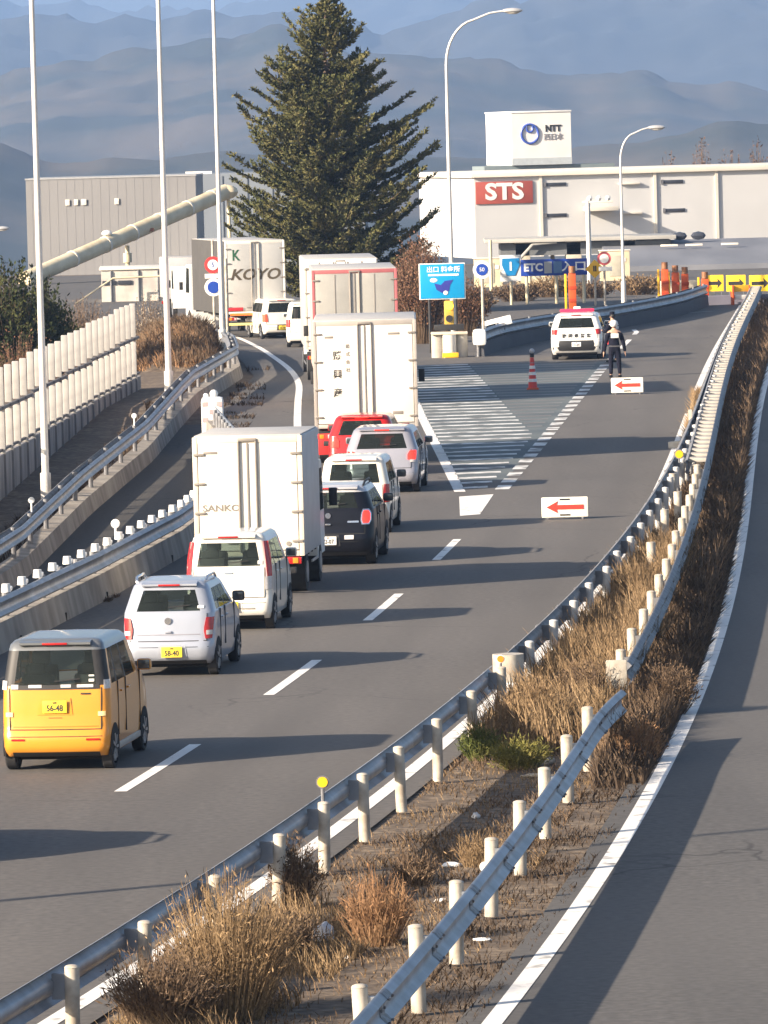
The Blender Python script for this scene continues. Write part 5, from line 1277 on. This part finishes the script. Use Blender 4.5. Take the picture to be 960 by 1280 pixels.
while z < HT - .25:
    nb = 8 if z < HT * .6 else (8 if z < HT * .85 else 5)
    for k in range(nb):
        az = random.random() * 2 * math.pi; zz_ = z + random.uniform(-.2, .2)
        Lb = pxw(zz_) * random.choice([random.uniform(.62, 1.0), random.uniform(.85, 1.12), random.uniform(.4, .85)]) * (1 + .13 * math.sin(z * 3.1 + az * 2))
        if Lb < .1: continue
        rise = random.uniform(.02, .28) + (.45 if zz_ > HT * .8 else 0) ; cx = np.interp(zz_, [p[2] for p in tp], [p[0] for p in tp])
        pts = []
        bend = random.uniform(-.35, .35)
        for q_ in range(7):
            t = q_ / 6; a2 = az + bend * t
            pts.append(Vector((cx + math.cos(a2) * Lb * t, math.sin(a2) * Lb * t, zz_ + Lb * (rise * t - .20 * math.sin(math.pi * t) * .6 + .10 * t * t))))
        limb.tube(pts, .05, 5, [max(.008, .055 * (1 - q_ / 6.2) * min(1, Lb / 2.5)) for q_ in range(7)], cap=False)
        ns_ = max(5, int(Lb * 7.5))
        for q_ in range(ns_):
            t = .16 + .84 * (q_ + random.random() * .6) / ns_; t = min(t, .999)
            i0 = min(int(t * 6), 5); ft = t * 6 - i0; p = pts[i0].lerp(pts[i0 + 1], ft); dr_ = (pts[i0 + 1] - pts[i0]).normalized()
            sdv = Vector((-dr_.y, dr_.x, 0)).normalized() * random.choice((-1, 1))
            tl = (.16 + .62 * (1 - t) * min(1, Lb / 3.2) + .12) * random.uniform(.6, 1.25)
            td = (dr_ * .75 + sdv * random.uniform(.3, .95) + Vector((0, 0, random.uniform(-.05, .35)))).normalized()
            nl = int(12 + tl * 28)
            for _ in range(nl):
                u = random.random(); pp = p + td * tl * u + Vector((random.gauss(0, .035), random.gauss(0, .035), random.gauss(0, .03)))
                dd = (td * .8 + Vector((random.gauss(0, .5), random.gauss(0, .5), random.gauss(.25, .4))))
                LP.append(pp); LD.append(dd); LL.append(random.uniform(.10, .24)); LW.append(random.uniform(.022, .050))
    z += random.uniform(.17, .30)
limb.build('limbs', mat('limb_bark', (.14, .10, .07), .95, scale=4), con, smooth=False, fixn=False)
LP = np.array(LP); LD = np.array(LD); LL = np.array(LL); LW = np.array(LW)
print('conifer leaves', len(LP))
raw_np('crown', leaves_np(LP, LD, LL, LW), 4, leafmat('conifer_needles', (.095, .105, .036), (.235, .200, .085), 1.0), con)

def shrub(name, label, cat, base, rx, ry, h, ntw, nleaf, lm, tm, leafl=(.06, .14), leafw=(.012, .03), group=None, droop=0.0, twig=.010, seed=1, spread=.9):
    o = empty(name, base, 0, label, cat, group); random.seed(seed); V = []; P = []; D = []
    for k in range(ntw):
        a = random.random() * 2 * math.pi; r_ = math.sqrt(random.random()); bx_, by_ = math.cos(a) * rx * r_ * .45, math.sin(a) * ry * r_ * .45
        ex, ey = math.cos(a) * rx * r_ * spread * 1.1, math.sin(a) * ry * r_ * spread * 1.1; ez = h * random.uniform(.55, 1.05) * math.sqrt(max(.08, 1 - (r_ * .85) ** 2.2))
        p0 = Vector((bx_, by_, -.05)); p3 = Vector((ex, ey, ez)); pm = p0.lerp(p3, .5) + Vector((random.gauss(0, .05), random.gauss(0, .05), h * .12))
        if droop: p3.z -= droop * random.random()
        pts = [p0, pm, p3]; w_ = twig * random.uniform(.6, 1.4)
        sd = Vector((math.cos(a + 1.57), math.sin(a + 1.57), 0)) if random.random() < .4 else Vector((1, 0, 0))
        for i in range(2):
            wa, wb_ = (w_, w_ * .7) if i == 0 else (w_ * .7, w_ * .2)
            V += [pts[i] - sd * wa, pts[i] + sd * wa, pts[i + 1] + sd * wb_, pts[i + 1] - sd * wb_]
        for _ in range(nleaf):
            u = random.uniform(.25, 1); q_ = (p0.lerp(pm, u * 2) if u < .5 else pm.lerp(p3, u * 2 - 1))
            P.append(q_ + Vector((random.gauss(0, .03), random.gauss(0, .03), random.gauss(0, .03)))); D.append((p3 - p0).normalized() + Vector((random.gauss(0, .8), random.gauss(0, .8), random.gauss(.1, .6))))
    raw_np('stems', np.array([tuple(v) for v in V]), 4, tm, o)
    if nleaf:
        n_ = len(P); raw_np('foliage', leaves_np(np.array([tuple(p) for p in P]), np.array([tuple(d) for d in D]), RNG.uniform(leafl[0], leafl[1], n_), RNG.uniform(leafw[0], leafw[1], n_), 1.0), 4, lm, o)
    return o
M_STRAW = leafmat('straw', (.30, .20, .11), (.46, .33, .19), 2.0); M_BROWN = leafmat('dry_brown', (.17, .115, .075), (.28, .195, .125), 1.5); M_RUST = leafmat('rusty_grass', (.34, .19, .10), (.46, .29, .16), 2.0)
M_GREENW = leafmat('weed_green', (.10, .13, .03), (.24, .22, .08), 2.0); M_DKB = leafmat('dark_brown', (.085, .060, .043), (.165, .118, .08), 1.2); M_EVG = leafmat('evergreen', (.035, .05, .018), (.10, .10, .03), 1.0)
M_RED = leafmat('reddish_twigs', (.20, .10, .06), (.30, .18, .12), .8)
# shrubs far
def base_at(px, py, Y, z=0): v = AT(px, py, Y); v.z = z; return v
shrub('evergreen_shrub', 'dark evergreen bush at the left edge behind the noise barrier', 'bush', base_at(14, 400, 236, -1.2), 2.3, 1.8, 5.3, 420, 46, M_EVG, M_DKB, (.10, .24), (.025, .06), seed=3, twig=.02)
shrub('evergreen_shrub', 'smaller evergreen bush left of the first lamp post top of the noise barrier', 'bush', base_at(60, 400, 240, -1.0), 1.3, 1.2, 3.9, 200, 40, M_EVG, M_DKB, (.10, .22), (.02, .05), seed=4, twig=.02)
shrub('bare_shrub', 'reddish brown bare shrub below the evergreen bush at the left edge', 'shrub', base_at(22, 430, 228, -1.2), 2.4, 1.2, 3.0, 420, 12, M_RED, M_BROWN, (.05, .14), (.012, .03), seed=5)
shrub('bare_shrub', 'grey-brown bare shrub in front of the low white building', 'shrub', base_at(108, 420, 262, -.8), 1.4, 1.0, 3.0, 420, 14, leafmat('grey_twigs', (.20, .15, .12), (.28, .22, .18), 1.0), M_BROWN, (.04, .12), (.01, .025), seed=6)
shrub('bare_shrub', 'pale leafless shrub between the noise barrier end and the cream railing', 'shrub', base_at(188, 440, 250, -.5), .9, .8, 3.1, 260, 10, leafmat('pale_twigs', (.34, .28, .22), (.45, .38, .30), 1.0), M_BROWN, (.04, .12), (.01, .025), seed=7)
shrub('bare_tree', 'tall reddish brown leafless tree behind the cyan information board', 'tree', base_at(528, 430, 258, -.0), 1.3, 1.2, 4.4, 700, 16, M_RED, M_BROWN, (.06, .16), (.015, .035), seed=8)
shrub('bare_tree', 'brown leafless bush right of the amber flashing lamp', 'bush', base_at(578, 432, 266, -.0), 1.3, 1.0, 2.6, 420, 14, M_RED, M_BROWN, (.06, .16), (.012, .03), seed=9)
shrub('bare_tree', 'dark hedge-like bush right behind the tall truck in the red frame', 'bush', base_at(512, 440, 270, -.0), 1.0, 1.0, 3.4, 300, 16, M_DKB, M_DKB, (.06, .16), (.015, .035), seed=12)
for i, (px, hh, lab) in enumerate([(838, 6.2, 'lone hazy brown tree showing above the left part of the warehouse roof'), (880, 6.9, 'hazy brown tree above the warehouse roof, second from the right'), (915, 6.4, 'hazy brown tree above the warehouse roof near the right edge'), (950, 6.9, 'hazy brown tree above the warehouse roof at the right edge')]):
    shrub('bare_tree', lab, 'tree', base_at(px, 300, 520, -4.2), 1.4, 1.3, hh + 4.2, 240, 14, leafmat('far_twigs%d' % i, (.15, .10, .09), (.20, .15, .13), .5), M_BROWN, (.15, .35), (.03, .08), seed=30 + i, twig=.03)
for i, (px, Y, rx, hh, m_, lab) in enumerate([(596, 300, 1.0, 1.1, M_STRAW, 'low straw-coloured shrub between the round 50 sign and the route shield'), (648, 316, 1.5, .9, M_BROWN, 'low brown shrub under the route shield'), (690, 322, 1.3, 1.1, M_STRAW, 'low pale shrub under the long blue direction board'), (742, 318, 1.2, .9, M_BROWN, 'low brown shrub under the yellow diamond sign'), (800, 322, 1.6, 1.0, M_STRAW, 'low pale shrub between the shorter lamp and the orange trio')]):
    shrub('low_shrub', lab, 'shrub', base_at(px, 400, Y), rx, .8, hh, 260, 12, m_, M_BROWN, (.05, .16), (.015, .04), seed=60 + i, twig=.012)
for i, (px, Y, w_, h_, lab) in enumerate([(612, 345, 1.5, 1.5, 'cream equipment cabinet left of the route shield under the canopy'), (668, 350, 1.8, 1.2, 'beige equipment cabinet below the blue direction board'), (770, 352, 1.6, 1.6, 'cream equipment cabinet left of the shorter lamp post')]):
    o = empty('equipment_cabinet', base_at(px, 400, Y), 0, lab, 'cabinet'); MB().box((0, 0, h_ / 2), (w_, .8, h_), bev=.03).build('housing', M_CREAM, o)
    MB().box((0, 0, h_ + .03), (w_ + .1, .9, .06), bev=.01).build('lid', M_WALLT, o); MB().box((0, -.41, h_ * .5), (w_ * .4, .03, h_ * .7), bev=.01).build('door', mat('cabinet_door', (.45, .42, .34), .6), o)
    MB().box((w_ * .3, -.41, h_ * .7), (.2, .04, .2), bev=.01).build('label_plate', M_WHITE, o)
# dry mound under the railing
m0 = AT(232, 430, 254); vs = []; nx, ny = 26, 16
for j in range(ny):
    for i in range(nx):
        u, v = i / (nx - 1) * 2 - 1, j / (ny - 1) * 2 - 1
        zt_ = 1.35 * max(0, 1 - abs(u) ** 3) * max(0, 1 - abs(v) ** 2.4) + noise.noise(Vector((u * 3, v * 3, 2))) * .18
        vs.append((m0.x + u * 1.75 - v * .25, 247 + v * 12, zt_ - .15))
mo_ = MB().add(vs, [(j * nx + i, j * nx + i + 1, (j + 1) * nx + i + 1, (j + 1) * nx + i) for j in range(ny - 1) for i in range(nx - 1)]).build('dry_mound', M_SOIL, ang=180)
tag(mo_, kind='structure')
# --- grass built as one uncountable carpet per area
def carpet(name, Ysp, fl, fr, n, h, m, lean=.35, w=.010, zf=None, clump=.0, fade=None):
    Y = RNG.uniform(Ysp[0], Ysp[1], n)
    if clump:                                   # gather blades round clump centres
        nc = max(6, int(n / 60)); C = RNG.uniform(Ysp[0], Ysp[1], nc); U = RNG.random(nc); idx = RNG.integers(0, nc, n)
        Y = C[idx] + RNG.normal(0, clump, n); u = U[idx]
    else: u = RNG.random(n)
    L = np.array([fl(y) for y in Y]); Rr = np.array([fr(y) for y in Y])
    X = L + (Rr - L) * u + (RNG.normal(0, clump, n) if clump else 0)
    X = np.clip(X, L, Rr)
    H_ = h * RNG.uniform(.35, 1.1, n) * (np.array([fade(y) for y in Y]) if fade else 1)
    if clump: H_ *= (.5 + .8 * RNG.random(len(C)))[idx]
    Z = np.array([zf(x, y) for x, y in zip(X, Y)]) if zf else np.full(n, -.03)
    a = RNG.uniform(0, 2 * np.pi, n); lx, ly = np.cos(a) * H_ * lean * RNG.random(n), np.sin(a) * H_ * lean * RNG.random(n)
    ww = w * RNG.uniform(.6, 1.5, n); sx, sy = np.cos(a + 1.57) * .3 + .8, np.sin(a + 1.57) * .5
    b0_ = np.stack([X - ww * sx, Y - ww * sy, Z], 1); b1_ = np.stack([X + ww * sx, Y + ww * sy, Z], 1)
    m1_ = np.stack([X + lx * .4 + ww * .8 * sx, Y + ly * .4 + ww * sy * .8, Z + H_ * .6], 1); m0_ = np.stack([X + lx * .4 - ww * .8 * sx, Y + ly * .4 - ww * sy * .8, Z + H_ * .6], 1)
    t_ = np.stack([X + lx, Y + ly, Z + H_], 1)
    q1 = np.stack([b0_, b1_, m1_, m0_], 1).reshape(-1, 3); q2 = np.stack([m0_, m1_, t_ + [.002, 0, 0], t_], 1).reshape(-1, 3)
    o = raw_np(name, np.concatenate([q1, q2]), 4, m); return tag(o, kind='stuff')
A_ = lambda d: (lambda Y: railA(Y) + d)
B_ = lambda d: (lambda Y: railB(Y) + d)
carpet('tall_dry_grass', (88.5, 128), A_(.25), B_(-.05), 30000, .62, M_STRAW, lean=.7, w=.011, clump=.16)
carpet('tall_dry_grass', (88.5, 150), A_(.25), B_(.15), 16000, .42, M_BROWN, lean=.8, w=.012, clump=.2)
carpet('dry_verge_grass', (84, 215), B_(.05), lambda Y: line_ramp(Y) - .16, 42000, .36, M_DKB, lean=.9, w=.014, clump=.22)
carpet('dry_verge_grass', (86, 150), B_(.05), lambda Y: line_ramp(Y) - .3, 12000, .55, M_BROWN, lean=.9, w=.012, clump=.25)
carpet('dry_verge_grass', (150, 300), B_(.05), lambda Y: line_ramp(Y) - .2, 12000, .55, M_BROWN, lean=.8, w=.016, clump=.4)
carpet('dry_verge_grass', (150, 205), lambda Y: edge_main(Y) + .2, lambda Y: railB(Y) - .55, 7000, .55, M_STRAW, lean=.8, w=.014, clump=.25, fade=lambda y: float(np.interp(y, [150, 175, 188, 196, 205], [.3, .5, 1.0, 1.0, .2])))
carpet('sparse_grass', (56, 90), A_(.15), B_(-.05), 6000, .10, M_BROWN, lean=1.6, w=.006, clump=.30)
carpet('sparse_grass', (56, 90), A_(.15), B_(-.05), 4500, .08, M_STRAW, lean=1.8, w=.005, clump=.35)
carpet('sparse_grass', (58, 72), A_(.2), lambda Y: railA(Y) + 1.7, 5000, .26, M_STRAW, lean=1.0, w=.005, clump=.22)
carpet('sparse_grass', (56, 92), B_(-.3), lambda Y: line_ramp(Y) - .2, 5000, .09, M_DKB, lean=1.4, w=.006, clump=.3)
carpet('mound_grass', (236, 258), lambda Y: m0.x - 1.5, lambda Y: m0.x + 1.5, 9000, .35, M_RUST, lean=1.0, w=.016, clump=.2, zf=lambda x, y: 1.3 * max(0, 1 - abs((x - m0.x) / 1.75) ** 3) * max(0, 1 - abs((y - 247) / 12) ** 2.4) - .2)
carpet('mound_grass', (236, 250), lambda Y: m0.x - 1.7, lambda Y: m0.x + 1.9, 9000, .5, M_BROWN, lean=1.0, w=.018, clump=.2, zf=lambda x, y: 1.3 * max(0, 1 - abs((x - m0.x) / 1.75) ** 3) * max(0, 1 - abs((y - 247) / 12) ** 2.4) - .2)
carpet('roadside_weeds', (185, 235), lambda Y: float(np.interp(Y, [185, 205, 235], [-4.6, -4.9, -4.7])), lambda Y: float(np.interp(Y, [185, 205, 235], [-3.9, -3.7, -4.0])), 900, .16, M_DKB, lean=1.0, w=.014, clump=.35)
carpet('roadside_weeds', (150, 230), lambda Y: left_rail_x(Y) - 1.4, lambda Y: left_rail_x(Y) - .4, 4000, .3, M_DKB, lean=1.0, w=.014, clump=.3, zf=lambda x, y: zleft(y))
carpet('roadside_weeds', (60, 183), lambda Y: barrier_x(Y) - .02, lambda Y: barrier_x(Y) + .10, 1500, .10, M_BROWN, lean=1.0, w=.008, clump=.12)
# individual clumps in the median
def clump(label, px, py, h, r_, n, m, leafn, seed, name='grass_clump', sp=1.0, tw=.006):
    b_ = G(px, py, -.02); return shrub(name, label, 'grass clump', b_, r_, r_ * .9, h, n, leafn, m, m, (.03, .10), (.004, .010), seed=seed, twig=tw, spread=sp)
clump('largest dry straw bush at the bottom left in front of the foreground guardrail', 285, 1272, 1.45, .72, 1000, M_STRAW, 3, 41, 'dry_bush')
clump('dry straw bush low at the bottom edge left of the largest one', 205, 1290, .9, .55, 600, M_BROWN, 4, 42, 'dry_bush')
clump('brown dead weed tangled round the guardrail post under the yellow reflector', 368, 1135, .85, .30, 260, M_BROWN, 6, 43)
clump('rusty orange upright grass tuft in the middle of the foreground median', 472, 1180, .82, .42, 420, M_RUST, 2, 44)
clump('low brown dead weed left of the white plastic bag', 345, 1200, .55, .45, 420, M_BROWN, 6, 45)
clump('small spiky straw tuft beside the scattered litter', 598, 1082, .42, .34, 160, M_STRAW, 1, 46)
clump('bright green weed at the foot of the last foreground guardrail post', 600, 950, .50, .26, 240, M_GREENW, 8, 47, 'green_weed')
clump('yellow-green weeds at the front edge of the tall dry grass', 650, 960, .42, .42, 300, leafmat('yellow_green', (.20, .20, .05), (.34, .28, .10), 2), 6, 48, 'green_weed')
clump('bushy straw clump beside the cream end cap', 668, 930, .95, .55, 520, M_STRAW, 6, 49)
clump('brown bushy clump behind the bend of the right guardrail', 735, 900, .9, .5, 520, M_BROWN, 6, 50)
clump('rust-brown clump right of the right guardrail bend', 835, 895, .8, .45, 480, M_BROWN, 6, 51)
clump('orange-brown clump hanging over the right guardrail end', 800, 955, .62, .35, 320, M_RUST, 3, 52)
clump('small brown tuft at the bottom between the two foreground guardrails', 520, 1105, .4, .3, 180, M_BROWN, 3, 53)
# litter and stones
def litter(label, px, py, sx, sy, sz, m, seed, name='litter', cat='litter'):
    random.seed(seed); b_ = G(px, py, 0); bm = bmesh.new(); bmesh.ops.create_icosphere(bm, subdivisions=3, radius=1)
    for v in bm.verts:
        n_ = 1 + .38 * noise.noise(v.co * 1.8 + Vector((seed, 0, 0))) + .18 * noise.noise(v.co * 4.5); v.co = Vector((v.co.x * sx * n_, v.co.y * sy * n_, max(v.co.z, -.6) * sz * n_))
    me = bpy.data.meshes.new(name); bm.to_mesh(me); bm.free(); me.shade_smooth(); me.materials.append(m)
    o = bpy.data.objects.new(name, me); COL.objects.link(o); o.location = (b_.x, b_.y, sz * .5 - .03); return tag(o, label, cat)
M_BAG = mat('bag_white', (.62, .63, .65), .4, scale=8, col2=(.38, .39, .42))
litter('crumpled grey-white plastic bag lying in the weeds of the foreground median', 404, 1172, .125, .12, .12, M_BAG, 3, 'plastic_bag', 'bag')
litter('larger flat pale litter scrap beside the small spiky tuft', 565, 1080, .11, .08, .035, M_WHITE, 5)
litter('small flat pale scrap below the spiky tuft', 552, 1123, .08, .06, .02, M_WHITE, 6)
litter('white scrap near the foot of a right guardrail post', 603, 1172, .09, .06, .02, M_WHITE, 7)
litter('small dark and white can lying in the shadow of the median', 595, 1020, .05, .05, .05, M_BAG, 8)
litter('tiny white scrap left of the rusty tuft on the bare soil', 435, 1197, .035, .035, .035, M_WHITE, 9)
litter('pale stone by the green weeds at the front of the tall grass', 687, 952, .07, .06, .06, M_CONC2, 10, 'stone', 'stone')
litter('second pale stone lying right of the green weed', 726, 940, .06, .05, .05, M_CONC2, 11, 'stone', 'stone')
litter('flat pale plank-like scrap on the soil edge before the tall grass', 672, 968, .22, .05, .03, mat('plank', (.42, .36, .28), .8), 12, 'plank', 'plank')

# ------------------------------------------------------------------ people
M_SKIN = mat('skin', (.50, .30, .21), .55, var=.08); M_NAVY = mat('uniform_navy', (.010, .011, .022), .9, scale=20, spec=.15); M_SHOE = mat('shoe_black', (.01, .01, .01), .4)
def skinmesh(name, joints, edges, radii, m, parent, root=0, lv=2):
    me = bpy.data.meshes.new(name); me.from_pydata(joints, edges, []); o = bpy.data.objects.new(name, me); COL.objects.link(o)
    o.modifiers.new('skin', 'SKIN'); sd = o.modifiers.new('sub', 'SUBSURF'); sd.levels = lv; sd.render_levels = lv
    for i, v in enumerate(me.skin_vertices[0].data):
        r_ = radii[i]; v.radius = r_ if isinstance(r_, tuple) else (r_, r_); v.use_root = (i == root)
    dg = bpy.context.evaluated_depsgraph_get(); dg.update(); me2 = bpy.data.meshes.new_from_object(o.evaluated_get(dg))
    bpy.data.objects.remove(o); me2.shade_smooth(); me2.materials.clear(); me2.materials.append(m)
    o2 = bpy.data.objects.new(name, me2); COL.objects.link(o2); o2.parent = parent; return o2
def person(label, loc, yaw, H=1.74, arms='down', helmet=True):
    o = empty('person', loc, yaw, label, 'person'); s = H / 1.74
    V = lambda *t: tuple(c * s for c in t)
    hl, hr = ((-.33, .02, .80), (.33, .02, .80)); el, er = ((-.28, -.03, 1.08), (.28, -.03, 1.08))
    if arms == 'hold': hl, hr, el, er = (-.14, .34, 1.12), (.18, .34, 1.10), (-.29, .10, 1.08), (.30, .10, 1.08)
    J = [(0, 0, .93), (0, -.01, 1.12), (0, -.01, 1.32), (0, 0, 1.45), (0, .01, 1.53), (0, .02, 1.62), (0, .02, 1.70),
         (-.18, 0, 1.40), el, hl, (.18, 0, 1.40), er, hr,
         (-.10, 0, .88), (-.12, .01, .50), (-.13, -.02, .09), (-.13, .14, .04), (.10, 0, .88), (.13, .02, .50), (.15, -.01, .09), (.16, .15, .04)]
    E = [(0, 1), (1, 2), (2, 3), (3, 4), (4, 5), (5, 6), (3, 7), (7, 8), (8, 9), (3, 10), (10, 11), (11, 12), (0, 13), (13, 14), (14, 15), (15, 16), (0, 17), (17, 18), (18, 19), (19, 20)]
    Rd = [(.15, .11), (.13, .10), (.16, .11), (.09, .08), .055, (.078, .095), (.06, .07), .065, .045, .032, .065, .045, .032, .09, .058, .04, .04, .09, .058, .04, .04]
    for hi, sx in ((9, -1), (12, 1)):
        hp = Vector(J[hi]); ep = Vector(J[hi - 1]); d = (hp - ep).normalized(); side_ = Vector((0, 1, 0)) if abs(d.z) > .6 else Vector((1, 0, 0))
        pi_ = len(J); J.append(tuple(hp + d * .06)); E.append((hi, pi_)); Rd.append((.036, .018))
        for k, (off_, ln_) in enumerate(((-.03, .065), (-.01, .08), (.012, .075), (.032, .06))):
            a = hp + d * .085 + side_ * off_; J.append(tuple(a)); E.append((pi_, len(J) - 1)); Rd.append(.009); J.append(tuple(a + d * ln_ * .9 + Vector((-.01 * sx, .012, 0)))); E.append((len(J) - 2, len(J) - 1)); Rd.append(.008)
        a = hp + d * .03 + side_ * .04; J.append(tuple(a + d * .03 + side_ * .02)); E.append((pi_, len(J) - 1)); Rd.append(.009)
    b_ = skinmesh('body', [V(*j) for j in J], E, [tuple(c * s for c in r_) if isinstance(r_, tuple) else r_ * s for r_ in Rd], M_SKIN, o)
    ci = [0, 1, 2, 3, 7, 8, 9, 10, 11, 12, 13, 14, 15, 17, 18, 19]; mp_ = {c: i for i, c in enumerate(ci)}
    CE = [(mp_[a], mp_[c]) for a, c in E if a in mp_ and c in mp_]
    CR = [tuple((c + .018) * s for c in Rd[i]) if isinstance(Rd[i], tuple) else (Rd[i] + .022) * s for i in ci]
    skinmesh('uniform', [V(*J[i]) for i in ci], CE, CR, M_NAVY, o)
    for sx in (-.13, .155): MB().box((sx * s, .07 * s, .05), (.11, .30, .10), bev=.04).build('shoe', M_SHOE, o)
    # face
    for sx in (-.03, .03): MB().ball((sx * s, .108 * s, 1.625 * s), .011, 8).build('eye', M_INK, o)
    MB().ball((0, .118 * s, 1.595 * s), .014, 8, (.7, 1, 1.2)).build('nose', M_SKIN, o); MB().box((0, .105 * s, 1.562 * s), (.045, .012, .01), bev=.003).build('mouth', mat('lips', (.35, .13, .11), .5), o)
    for sx in (-.082, .082): MB().ball((sx * s, .01, 1.60 * s), .022, 8, (.4, .8, 1.3)).build('ear', M_SKIN, o)
    MB().ball((0, .005, 1.635 * s), .098 * s, 14, (.92, 1.05, 1.0)).build('hair', mat('hair_black', (.012, .01, .01), .6), o)
    if helmet:
        hm_ = MB().ball((0, .01, 1.68 * s), .135 * s, 18, (.95, 1.08, .90)); hm_.cyl((0, .05, 1.655 * s), .15 * s, .02, n=20); hm_.build('helmet', M_WHITE, o)
    return o, s
pp_ = G(769, 472)
o, s = person('officer in white helmet seen from behind, standing at the far arrow board', pp_, .08, 1.86)
MB().box((0, -.155 * s, 1.31 * s), (.26, .03, .15), bev=.01).build('back_patch', M_WHITE, o)
MB().box((0, 0, .98 * s), (.37, .27, .05), bev=.02).build('belt', mat('belt_grey', (.10, .10, .11), .5), o)
o, s = person('dark-clad officer holding a red baton between the police SUV and the helmeted officer', Vector((8.28, 232.5, 0)), .9, 1.74, arms='hold', helmet=False)
MB().cyl((0, 0, 0), .09, .10, n=16).build('cap', M_NAVY, o).location = (0, .02, 1.74 * s)
MB().cyl((.18, .36, .88), .028, .52, n=10).build('red_baton', mat('baton_red', (.75, .08, .08), .3), o)
MB().box((.05, -.15, 1.22), (.16, .03, .12), bev=.01).build('patch', M_BAG, o)
